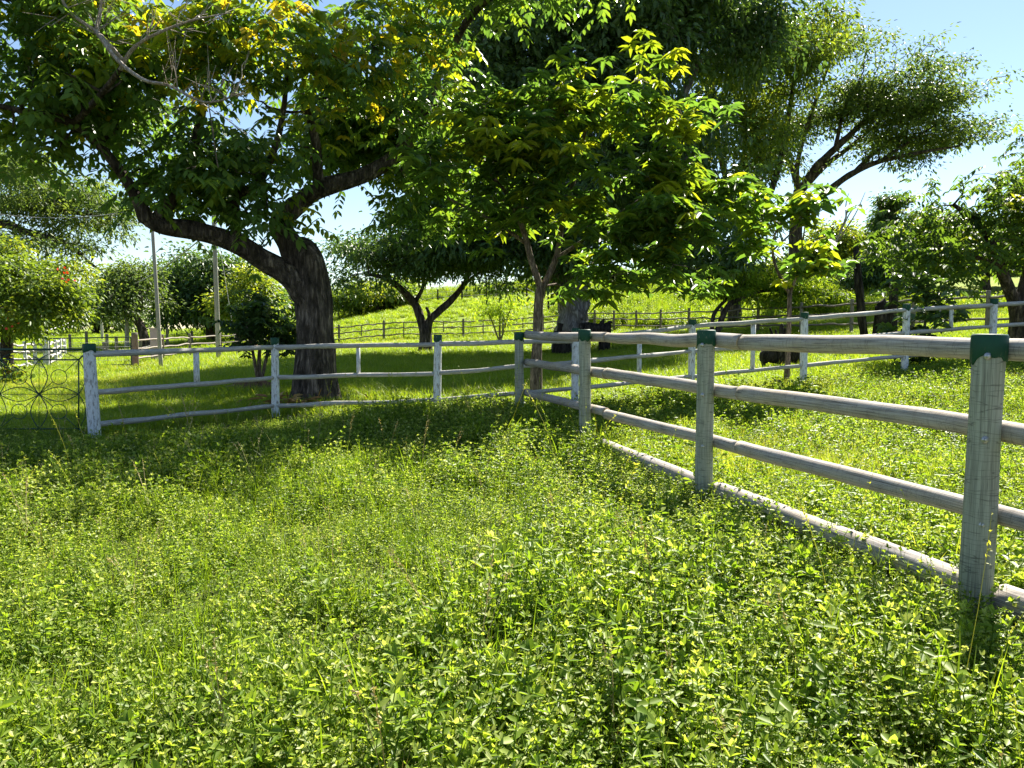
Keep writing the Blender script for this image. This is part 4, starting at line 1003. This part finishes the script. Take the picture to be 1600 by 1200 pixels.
# ------------------------------------------------------------------ charred posts, stumps, log bench
def charred(label, px0, px1, py1, d, r, seed):
    b = G(px0, d); t = P(px1, py1, d); root = thing('charred_post', label, 'post', b, 'charred posts on the right')
    m = MB(); tt = np.linspace(0, 1, 14)[:, None]; m.tube(b * (1 - tt) + t * tt - [0, 0, .08] * (1 - tt), np.linspace(r * 1.15, r * .8, 14), 9, .10, seed)
    m.build('stake', M['char'], root)
    m = MB(); m.tube(np.array([t - [0, 0, .02], t + [r * .2, 0, .10], t + [r * .35, 0, .22]]), [r * .75, r * .4, .01], 6, .1, seed); m.build('splintered_tip', M['char'], root)
charred('tall thin charred post leaning left', 1353, 1337, 392, 21, .11, 171)
charred('short thick charred post between the two tall ones', 1372, 1378, 478, 21, .20, 172)
charred('tall charred post beside the vine column', 1393, 1399, 382, 22, .13, 173)

def stump():
    b = G(1212, 17.0); root = thing('burnt_stump', 'burnt black fallen log with jagged root prongs lying behind the sapling', 'log', b)
    k = 17 / F
    m = MB(); m.tube(catmull([P(1192, 566, 17), P(1200, 556, 17), P(1222, 553, 17), P(1240, 556, 17), P(1252, 563, 17)], 5), np.interp(np.linspace(0, 1, 21), [0, .2, .6, 1], [.08, .19, .2, .12]), 12, .14, 181)
    m.build('log', M['char'], root)
    m = MB()
    for pts, r in (([(1208, 545), (1207, 525), (1203, 512)], .05), ([(1213, 545), (1213, 525), (1212, 515)], .06), ([(1224, 545), (1222, 520), (1222, 506)], .10), ([(1227, 545), (1228, 525), (1227, 512)], .05), ([(1197, 560), (1192, 566), (1195, 580)], .07)):
        m.tube(catmull([P(x, y, 17.0) for x, y in pts], 4), np.linspace(r, r * .3, 9), 7, .15, 182)
    m.build('root_prong', M['char'], root)
stump()
def small_stub():
    b = G(1217, 13.6); root = thing('root_stub', 'small charred root stub on the grass at the foot of the sapling', 'stump', b)
    m = MB()
    for dx, dz, r in ((0, .10, .07), (-.07, .14, .03), (.06, .07, .04)):
        m.tube(np.array([b + [dx * .4, 0, -.04], b + [dx * .8, 0, dz * .6], b + [dx * 1.4, .02, dz]]), [r, r * .8, r * .35], 7, .15, 183)
    m.build('wood', M['char'], root)
small_stub()
def logbench():
    b = G(912, 30); root = thing('log_bench', 'rough dark log laid as a bench on stump legs beside the pale giant trunk', 'bench', b)
    m = MB(); m.tube(catmull([P(905, 513, 30), P(925, 514, 30), P(954, 514, 30)], 6), np.linspace(.22, .24, 13), 12, .08, 191); m.build('seat_log', M['char'], root)
    for px in (944, 912):
        g_ = G(px, 30.1); t = P(px, 518, 30.1)
        m = MB(); m.tube(np.array([g_ - [0, 0, .1], (g_ + t) / 2, t]), [.26, .24, .24], 12, .06, px); m.build('leg', M['char'], root)
    m = MB()
    for q in ([(938, 508), (942, 502), (944, 498)], [(948, 508), (953, 503), (957, 504)]): m.tube(catmull([P(x, y, 30) for x, y in q], 4), np.linspace(.09, .03, 9), 6, .1, 192)
    m.build('branch_stub', M['char'], root)
logbench()
def tallstump():
    b = G(878, 30); root = thing('tree_stump', 'broad dark cut stump left of the pale giant trunk', 'stump', b)
    t = P(878, 517, 30)
    m = MB(); m.tube(np.array([b - [0, 0, .1], b * .5 + t * .5, t]), [.42, .34, .33], 14, .07, 195); m.build('stump_body', M['char'], root)
    m = MB(); m.tube(catmull([P(874, 518, 30), P(875, 510, 30), P(876, 505, 30)], 4), np.linspace(.1, .13, 9), 8, .15, 196); m.build('burl', M['char'], root)
tallstump()

# soil heap beside the shrub and the dry litter under the big tree
def heap():
    b = G(395, 17.0)
    n, k = 26, 14
    g = np.random.default_rng(5)
    u = np.linspace(0, 1, k)[:, None]; a = np.linspace(0, 6.283, n + 1)[None, :]
    rr = 1 + .12 * np.sin(3 * a + 1) + .08 * np.sin(7 * a)
    X = b[0] + .95 * u * np.cos(a) * rr; Y = b[1] + .5 * u * np.sin(a) * rr
    Z = T(X, Y) - .03 + .26 * (1 - u ** 2) * (1 + .2 * np.sin(5 * a + 6 * u))
    mb = MB(); idx = np.arange(k * (n + 1)).reshape(k, n + 1)
    q = np.stack([idx[:-1, :-1], idx[1:, :-1], idx[1:, 1:], idx[:-1, 1:]], -1).reshape(-1, 4)
    mb.add(np.stack([X, Y, Z], -1).reshape(-1, 3), [q])
    tag(mb.build('soil_heap', M['soil']), 'low heap of reddish brown soil under the dark shrub', 'soil heap')
heap()
def litter():
    g = np.random.default_rng(77); mb = MB()
    n = 100
    base = G(452, 13.3)
    x = base[0] + g.normal(size=n) * .36; y = base[1] + g.normal(size=n) * .2
    pos = np.stack([x, y, T(x, y) + g.uniform(.02, .2, n)], -1)
    d = unit(np.stack([g.normal(size=n), g.normal(size=n) * .5, g.uniform(-.2, .7, n)], -1))
    add_leaves(mb, pos, d, rnd_unit(g, n), g.uniform(.14, .36, n), .16, .3, .3, g.random(n))
    o = mb.build('dry_litter', M['dry_leaf']); o['kind'] = 'stuff'; tag(o, 'heap of dry orange-brown fronds and leaves at the foot of the big trunk', 'litter')
litter()

def croton():
    b = G(16, 20.5); root = thing('yellow_plant', 'small plant with yellow strap leaves left behind the gate', 'plant', b)
    g = np.random.default_rng(3); mb = MB(); n = 60
    az = g.uniform(0, 6.28, n); d = np.stack([np.cos(az) * .6, np.sin(az) * .6, g.uniform(.5, 1.3, n)], -1)
    add_leaves(mb, b + np.stack([g.normal(0, .08, n), g.normal(0, .08, n), g.uniform(.0, .3, n)], -1), d, rnd_unit(g, n), g.uniform(.3, .5, n), .16, .2, .5, g.random(n))
    mb.build('leaves', M['leaf_yellow'], root)
    m = MB(); m.tube(np.array([b, b + [0, 0, .3]]), [.03, .02], 6); m.build('stem', M['bark_thin'], root)
    b = G(-4, 19.5); root = thing('leafy_plant', 'low dark green leafy plant in front of the yellow strap plant', 'plant', b)
    mb = MB(); n = 260
    c = b + np.stack([g.normal(0, .35, n), g.normal(0, .3, n), np.abs(g.normal(.25, .2, n)) + .03], -1)
    add_leaves(mb, c, rnd_unit(g, n) + [0, 0, .3], np.array([0, 0, 1.]) + g.normal(size=(n, 3)) * .5, .17, .5, .2, .3, g.random(n) * .8)
    mb.build('leaves', M['leaf_mid'], root)
    m = MB()
    for k in range(5): m.tube(np.array([b, b + [g.normal(0, .2), g.normal(0, .2), .4]]), [.015, .008], 5)
    m.build('stems', M['bark_thin'], root)
croton()

# ------------------------------------------------------------------ meadow plants (scattered ground cover)
def proto_list(builds, mat):
    return [mb.build('meadow_plant', mat, link=False) for mb in builds]

def stemmy(g, nst, h, L, wr, gap, spread, side=True, tone=(.45, .15), droop=.3, tip=.14):
    mb = MB()
    for _ in range(nst):
        az = g.uniform(0, 6.28); lean = g.uniform(.1, 1.0) * spread; hh = h * g.uniform(.6, 1.15)
        n = max(4, int(hh / gap)); t = np.linspace(0, 1, n + 1)
        b0 = np.array([g.normal(0, spread * .12), g.normal(0, spread * .12), -.02])
        path = b0 + np.stack([np.cos(az) * lean * hh * t ** 1.3, np.sin(az) * lean * hh * t ** 1.3, hh * t], -1)
        path[:, :2] += g.normal(size=(n + 1, 2)) * .004
        mb.tube(path, np.linspace(.0022, .0012, n + 1) * (1 + h), 3, caps=False, tone=.35)
        for i in range(1, n + 1):
            a0 = i * 1.57 + g.uniform(0, .6)
            for s in (0, 3.14):
                m_ = 1
                dz = np.array([[math.cos(a0 + s), math.sin(a0 + s), g.uniform(.15, .9)]])
                nz = np.array([[0, 0, 1.0]]) + g.normal(size=(1, 3)) * .3
                LL = L * g.uniform(.6, 1.15) * (0.65 + .5 * math.sin(3.0 * min(1, (i / n) * .85 + .1)))
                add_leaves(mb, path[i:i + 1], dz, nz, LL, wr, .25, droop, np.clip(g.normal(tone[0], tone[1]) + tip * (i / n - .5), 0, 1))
        # young tip leaves
        for s in range(3):
            a0 = g.uniform(0, 6.28)
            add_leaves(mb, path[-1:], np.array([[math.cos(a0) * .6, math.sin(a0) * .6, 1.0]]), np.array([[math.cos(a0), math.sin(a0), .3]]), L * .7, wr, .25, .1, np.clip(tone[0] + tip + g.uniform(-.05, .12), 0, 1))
    return mb

def tuft(g, n, h, wd, spread, tone=(.5, .15), curl=.6, seeds=0):
    mb = MB(); K = 4
    az = g.uniform(0, 6.28, n); hh = h * g.uniform(.5, 1.15, n); ln = g.uniform(.1, 1, n) * spread; w_ = wd * g.uniform(.6, 1.2, n)
    bx = g.normal(0, .03 + .05 * spread, n); by = g.normal(0, .03 + .05 * spread, n)
    V = np.zeros((n, K * 2 + 1, 3)); d = np.stack([np.cos(az), np.sin(az)], -1); s = np.stack([-np.sin(az), np.cos(az)], -1)
    tw = g.uniform(-.8, .8, n)
    for k in range(K + 1):
        t = k / K
        r = ln * hh * t ** 1.8; z = hh * (t - curl * .45 * ln * t ** 3)
        c = np.stack([bx + d[:, 0] * r, by + d[:, 1] * r, z - .015], -1)
        wv = w_ * (1 - t) ** .6 * .5
        sd = np.stack([s[:, 0] * np.cos(tw * t), s[:, 1] * np.cos(tw * t), np.sin(tw * t)], -1)
        if k < K:
            V[:, 2 * k] = c - sd * wv[:, None]; V[:, 2 * k + 1] = c + sd * wv[:, None]
        else: V[:, 2 * K] = c
    b = np.arange(n)[:, None] * (2 * K + 1)
    q = np.concatenate([b + np.array([[2 * k, 2 * k + 1, 2 * k + 3, 2 * k + 2]]) for k in range(K - 1)])
    tr = b + np.array([[2 * K - 2, 2 * K - 1, 2 * K]])
    mb.add(V.reshape(-1, 3), [q, tr], None, np.repeat(np.clip(g.normal(tone[0], tone[1], n), 0, 1), 2 * K + 1))
    for _ in range(seeds):
        a0 = g.uniform(0, 6.28); H = h * g.uniform(1.3, 1.9); le = g.uniform(.05, .35)
        p = np.array([[math.cos(a0) * le * H * t ** 2, math.sin(a0) * le * H * t ** 2, H * t] for t in np.linspace(0, 1, 6)])
        mb.tube(p, np.linspace(.0018, .0008, 6), 3, caps=False, tone=.9)
        m_ = 14; tt = g.uniform(.78, 1, m_)
        pos = np.stack([np.interp(tt, np.linspace(0, 1, 6), p[:, i]) for i in range(3)], -1)
        add_leaves(mb, pos, rnd_unit(g, m_) + [0, 0, .9], rnd_unit(g, m_), .018, .35, .1, .2, np.full(m_, .95))
    return mb

def scatter(name, label, cat, pts, scl, idx, protos, seed, tilt=.12):
    g = np.random.default_rng(seed); N = len(pts)
    me = bpy.data.meshes.new(name); me.vertices.add(N); me.vertices.foreach_set('co', pts.astype(np.float32).ravel())
    rot = np.stack([g.normal(0, tilt, N), g.normal(0, tilt, N), g.uniform(0, 6.283, N)], -1)
    for nm, ty, val in (('rot', 'FLOAT_VECTOR', rot), ('scl', 'FLOAT', scl), ('idx', 'INT', idx)):
        a = me.attributes.new(nm, ty, 'POINT')
        a.data.foreach_set('vector' if ty == 'FLOAT_VECTOR' else 'value', val.astype(np.int32 if ty == 'INT' else np.float32).ravel())
    me.update()
    o = bpy.data.objects.new(name, me); COL.objects.link(o)
    c = bpy.data.collections.new(name + '_plants')
    for p in protos: c.objects.link(p)
    ng = bpy.data.node_groups.new(name, 'GeometryNodeTree')
    ng.interface.new_socket('Geometry', in_out='INPUT', socket_type='NodeSocketGeometry')
    ng.interface.new_socket('Geometry', in_out='OUTPUT', socket_type='NodeSocketGeometry')
    n, l = ng.nodes, ng.links
    gi, go = n.new('NodeGroupInput'), n.new('NodeGroupOutput')
    iop = n.new('GeometryNodeInstanceOnPoints'); ci = n.new('GeometryNodeCollectionInfo')
    ci.inputs['Collection'].default_value = c; ci.inputs['Separate Children'].default_value = True; ci.inputs['Reset Children'].default_value = True
    def na(nm, ty):
        q = n.new('GeometryNodeInputNamedAttribute'); q.data_type = ty; q.inputs[0].default_value = nm; return q.outputs[0]
    e2r = n.new('FunctionNodeEulerToRotation'); l.new(na('rot', 'FLOAT_VECTOR'), e2r.inputs[0])
    l.new(gi.outputs[0], iop.inputs['Points']); l.new(ci.outputs[0], iop.inputs['Instance']); iop.inputs['Pick Instance'].default_value = True
    l.new(na('idx', 'INT'), iop.inputs['Instance Index']); l.new(e2r.outputs[0], iop.inputs['Rotation']); l.new(na('scl', 'FLOAT'), iop.inputs['Scale'])
    l.new(iop.outputs[0], go.inputs[0])
    md = o.modifiers.new('plants', 'NODES'); md.node_group = ng
    o['kind'] = 'stuff'; o['label'] = label; o['category'] = cat
    return o

def vnoise(x, y, s, seed):
    g = np.random.default_rng(seed); v = 0
    for k in range(6):
        a = g.uniform(0, 6.28); f = s * g.uniform(.6, 1.8)
        v = v + np.sin((x * math.cos(a) + y * math.sin(a)) * f + g.uniform(0, 6.28))
    return v / 6 * 1.6

def left_of_f1(x, y, m=0.0):
    return ((x - 2.30) * 2.505 + (y - 3.76) * 0.73) / 2.61 < m
def before_f2(x, y, m=0.0):
    return y < np.where(x < F2B[0][0], 9.9, yf2(x)) + m

def pts_in(g, n, y0, y1, p=1.0, half=.72, ext=1.2):
    """points over the viewed wedge; p=1 spreads them evenly over the ground, smaller p crowds them near the camera"""
    u = g.random(n); y = (y0 ** (p + 1) + u * (y1 ** (p + 1) - y0 ** (p + 1))) ** (1 / (p + 1))
    x = g.uniform(-1, 1, n) * (half * y + ext)
    return x, y

def meadow():
    g = np.random.default_rng(2024)
    protos = []
    for i in range(4): protos.append(stemmy(g, 5, .20, .030, .42, .028, .8, tone=(.62, .16)))        # 0-3 fine pale weed
    for i in range(4): protos.append(stemmy(g, 3, .27, .047, (.40, .28, .46, .24)[i], .040, .42, tone=((.50, .44, .55, .40)[i], .13)))       # 4-7 leafy weed
    for i in range(3): protos.append(stemmy(g, 2, .33, .068, (.36, .30, .52)[i], .05, .28, tone=((.55, .46, .5)[i], .12), droop=.35))  # 8-10 broad weed
    for i in range(3): protos.append(tuft(g, 26, .26, .007, .7, (.42, .15)))                         # 11-13 grass tuft
    for i in range(2): protos.append(tuft(g, 14, .42, .010, .6, (.40, .12), seeds=1))                # 14-15 tall grass
    for i in range(2): protos.append(stemmy(g, 9, .13, .020, .5, .018, 1.3, tone=(.66, .16)))        # 16-17 creeping fine weed
    for i in range(2): protos.append(tuft(g, 3, .34, .004, .4, (.85, .1), seeds=3))                  # 18-19 dry seed stems
    for i in range(2):                                                                                # 20-21 pale clover heads
        q = stemmy(g, 3, .2, .03, .6, .05, .5, tone=(.45, .1)); m_ = 60
        for k in range(2):
            c = np.array([g.normal(0, .05), g.normal(0, .05), .25 + .04 * k]); q.tube(np.array([[c[0] * .5, c[1] * .5, 0], c]), .0012, 3, caps=False, tone=.4)
            d_ = rnd_unit(g, m_); add_leaves(q, c + d_ * .004, d_, rnd_unit(g, m_), .012, .4, .1, 0, np.full(m_, 1.0))
        protos.append(q)
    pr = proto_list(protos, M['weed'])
    for o in pr[11:16]: o.data.materials[0] = M['grass']
    for o in pr[18:20]: o.data.materials[0] = M['straw']
    X, Y, K, SC = [], [], [], []
    def put(n, y0, y1, kinds, smin, smax, cond, p=.35):
        x, y = pts_in(g, n, y0, y1, p)
        m = left_of_f1(x, y, -.12) & before_f2(x, y, -.05) & (g.random(n) < cond(x, y) * np.clip(.75 + 1.1 * vnoise(x, y, 5.5, 41) + .2 * vnoise(x, y, 1.3, 42), .3, 1))
        x, y = x[m], y[m]; X.append(x); Y.append(y); K.append(g.choice(kinds, len(x))); SC.append(g.uniform(smin, smax, len(x)))
    one = lambda x, y: np.ones_like(x)
    fine = lambda x, y: np.clip(.6 + .7 * vnoise(x, y, 1.6, 1) + .3 * (x < 1), .2, 1)
    broad = lambda x, y: np.clip(.22 + .8 * ss(-.6, .9, x - .12 * y + .2) + .5 * vnoise(x, y, 2.2, 2), .04, 1) * (1 - .7 * ss(3.2, 5.5, y))
    grassy = lambda x, y: np.clip(-.05 + .75 * vnoise(x, y, 1.7, 3) + .45 * ss(.2, -1.6, x), .03, 1)
    near_shade = lambda x, y: ss(5.5, 8.5, y)
    put(7500, .9, 12, [16, 17, 0, 1], .6, 1.05, one)
    put(24000, .9, 12, [0, 1, 2, 3], .7, 1.2, fine)
    put(8500, .9, 12, [4, 5, 6, 7], .7, 1.2, lambda x, y: np.clip(.35 + .5 * vnoise(x, y, 1.5, 5) + .4 * near_shade(x, y), .1, 1))
    put(4400, .9, 7, [8, 9, 10], .5, 1.0, broad)
    put(11000, .9, 12, [11, 12, 13], .6, 1.2, grassy)
    put(16000, .9, 12, [11, 12, 13], .30, .62, lambda x, y: one(x, y) * 1.4)
    put(900, 1.1, 12, [14, 15], .6, 1.1, lambda x, y: np.clip(.4 + .6 * vnoise(x, y, .9, 7), .05, 1))
    put(330, 1.3, 12, [18, 19], .4, .95, lambda x, y: 1.0 * (np.abs((x - 2.30) * 2.505 + (y - 3.76) * .73) > 1.6))
    put(420, 1.1, 9, [20, 21], .7, 1.2, lambda x, y: np.clip(.25 + .9 * vnoise(x, y, 1.4, 51), .02, 1))
    # plants against the posts and logs of the near fence
    n = 420; t = g.uniform(-.6, 3.2, n); x = 2.30 - .73 * t - np.abs(g.normal(.12, .14, n)); y = 3.76 + 2.505 * t
    m = before_f2(x, y, -.1); X.append(x[m]); Y.append(y[m]); K.append(g.choice([4, 5, 6, 7, 11, 12, 14], m.sum())); SC.append(g.uniform(.45, .85, m.sum()))
    x, y, k, s = (np.concatenate(q) for q in (X, Y, K, SC))
    fd = np.abs((x - 2.30) * 2.505 + (y - 3.76) * 0.73) / 2.61           # low cover beside the ground logs
    s = s * np.clip(1.06 + .24 * vnoise(x, y, 1.1, 9) + .20 * vnoise(x, y, 4, 10), .65, 1.6) * (.85 + .40 * ss(5, 8.5, y)) * (1 - .55 * (1 - ss(-3.4, -1.2, x)) * ss(7.5, 9, y)) * (1 - .45 * (1 - ss(.25, .7, fd)) * (y < 8))
    scatter('weeds', 'dense sunlit mixed weeds and grass covering the near paddock', 'weeds', np.stack([x, y, T(x, y)], -1), s, k, pr, 31)

    # shorter field right of the near fence and between it and the white fence
    g = np.random.default_rng(77)
    pr2 = [stemmy(g, 8, .11, .030, .55, .022, 1.2, tone=(.55, .17)) for _ in range(3)] + [tuft(g, 30, .11, .006, .9, (.62, .14)) for _ in range(3)] + [tuft(g, 20, .17, .006, .8, (.72, .14)) for _ in range(2)] + [stemmy(g, 4, .20, .045, .42, .035, .8, tone=(.45, .12)) for _ in range(2)]
    pr2 += [tuft(g, 26, .12, .005, 1.1, (.96, .05)) for _ in range(2)]
    pr2 = proto_list(pr2, M['weed'])
    for o in pr2[3:8] + pr2[10:]: o.data.materials[0] = M['grass']
    x, y = pts_in(g, 46000, 1.0, 16, .6, .74, 1.5)
    m = ~left_of_f1(x, y, .05) & before_f2(x, y, .25) & (x > -1)
    x, y = x[m], y[m]
    v = vnoise(x, y, 1.3, 12); r = g.random(len(x))
    k = np.where(r < .55 + .4 * v, g.integers(0, 3, len(x)), np.where(r < .80, g.integers(3, 6, len(x)), np.where(r < .93, g.integers(6, 8, len(x)), g.integers(8, 10, len(x)))))
    k = np.where(g.random(len(x)) < np.clip(-.15 + .9 * vnoise(x, y, .9, 21), .03, .7), g.integers(10, 12, len(x)), k)
    scatter('field_grass', 'bright short grass and clover in the field right of the log fence', 'grass', np.stack([x, y, T(x, y)], -1), g.uniform(.6, 1.4, len(x)) * (1 + .35 * vnoise(x, y, 2.6, 15)), k, pr2, 32)

    # lawn beyond the white fence
    g = np.random.default_rng(78)
    pr3 = proto_list([tuft(g, 46, .10, .010, 1.2, (.6, .13)) for _ in range(4)] + [tuft(g, 40, .16, .010, 1.0, (.66, .14)) for _ in range(2)] + [tuft(g, 40, .12, .010, 1.2, (.95, .05))], M['grass'])
    x, y = pts_in(g, 60000, 9.5, 50, .25, .74, 2)
    m = ~before_f2(x, y, .1) & (g.random(len(x)) > dirt_mask(x, y) * .95)
    x, y = x[m], y[m]; v = vnoise(x, y, .6, 13)
    scatter('lawn_grass', 'short lawn grass under the trees beyond the white fence', 'grass', np.stack([x, y, T(x, y)], -1), g.uniform(.8, 1.4, len(x)) * (1 + .02 * y) * (1 + .2 * v), np.where(g.random(len(x)) < np.clip(-.1 + .7 * vnoise(x, y, .45, 22), .02, .6), 6, np.where(g.random(len(x)) < .8 - .3 * v, g.integers(0, 4, len(x)), g.integers(4, 6, len(x)))), pr3, 33, .08)

    # pasture on the hill
    g = np.random.default_rng(79)
    pr4 = proto_list([tuft(g, 40, .30, .03, 1.4, (.66, .12)) for _ in range(4)], M['grass'])
    x, y = pts_in(g, 26000, 46, 130, .3, .72, 4)
    m = (x < 4 + (y - 50) * .9) | (x > 12 + (y - 48) * 3)
    x, y = x[m], y[m]
    scatter('hill_grass', 'sunlit pasture grass on the open hillside', 'grass', np.stack([x, y, T(x, y)], -1), g.uniform(.8, 1.6, len(x)), g.integers(0, 4, len(x)), pr4, 34, .1)
    # tall rough growth on the crest and on the right of the hill
    g = np.random.default_rng(80)
    pr5 = proto_list([tuft(g, 60, 1.1, .04, .6, (.62, .14)) for _ in range(3)] + [stemmy(g, 9, .9, .16, .5, .12, .6, tone=(.55, .15)) for _ in range(3)], M['weed'])
    for o in pr5[:3]: o.data.materials[0] = M['grass']
    x, y = pts_in(g, 34000, 36, 88, .5, .72, 4)
    crest = (y > 75) & (x > -34)
    rgt = (x > 3 + np.abs(y - 58) * .12) & (y > np.interp(x, [3, 8, 12, 30], [52, 46, 40, 38])) & (x < 26 + (y - 45) * .2)
    m = (crest & (g.random(len(x)) < .75)) | (rgt & (g.random(len(x)) < .8))
    x, y = x[m], y[m]; v = vnoise(x, y, .5, 14)
    scatter('tall_weeds', 'tall rank grass and weeds along the hill crest and behind the brown fence', 'weeds', np.stack([x, y, T(x, y)], -1), g.uniform(.6, 1.2, len(x)) * (1 + .25 * v) * np.where(y > 75, 1.1, 1.0), np.where(g.random(len(x)) < .55 + .3 * v, g.integers(0, 3, len(x)), g.integers(3, 6, len(x))), pr5, 35, .1)
meadow()
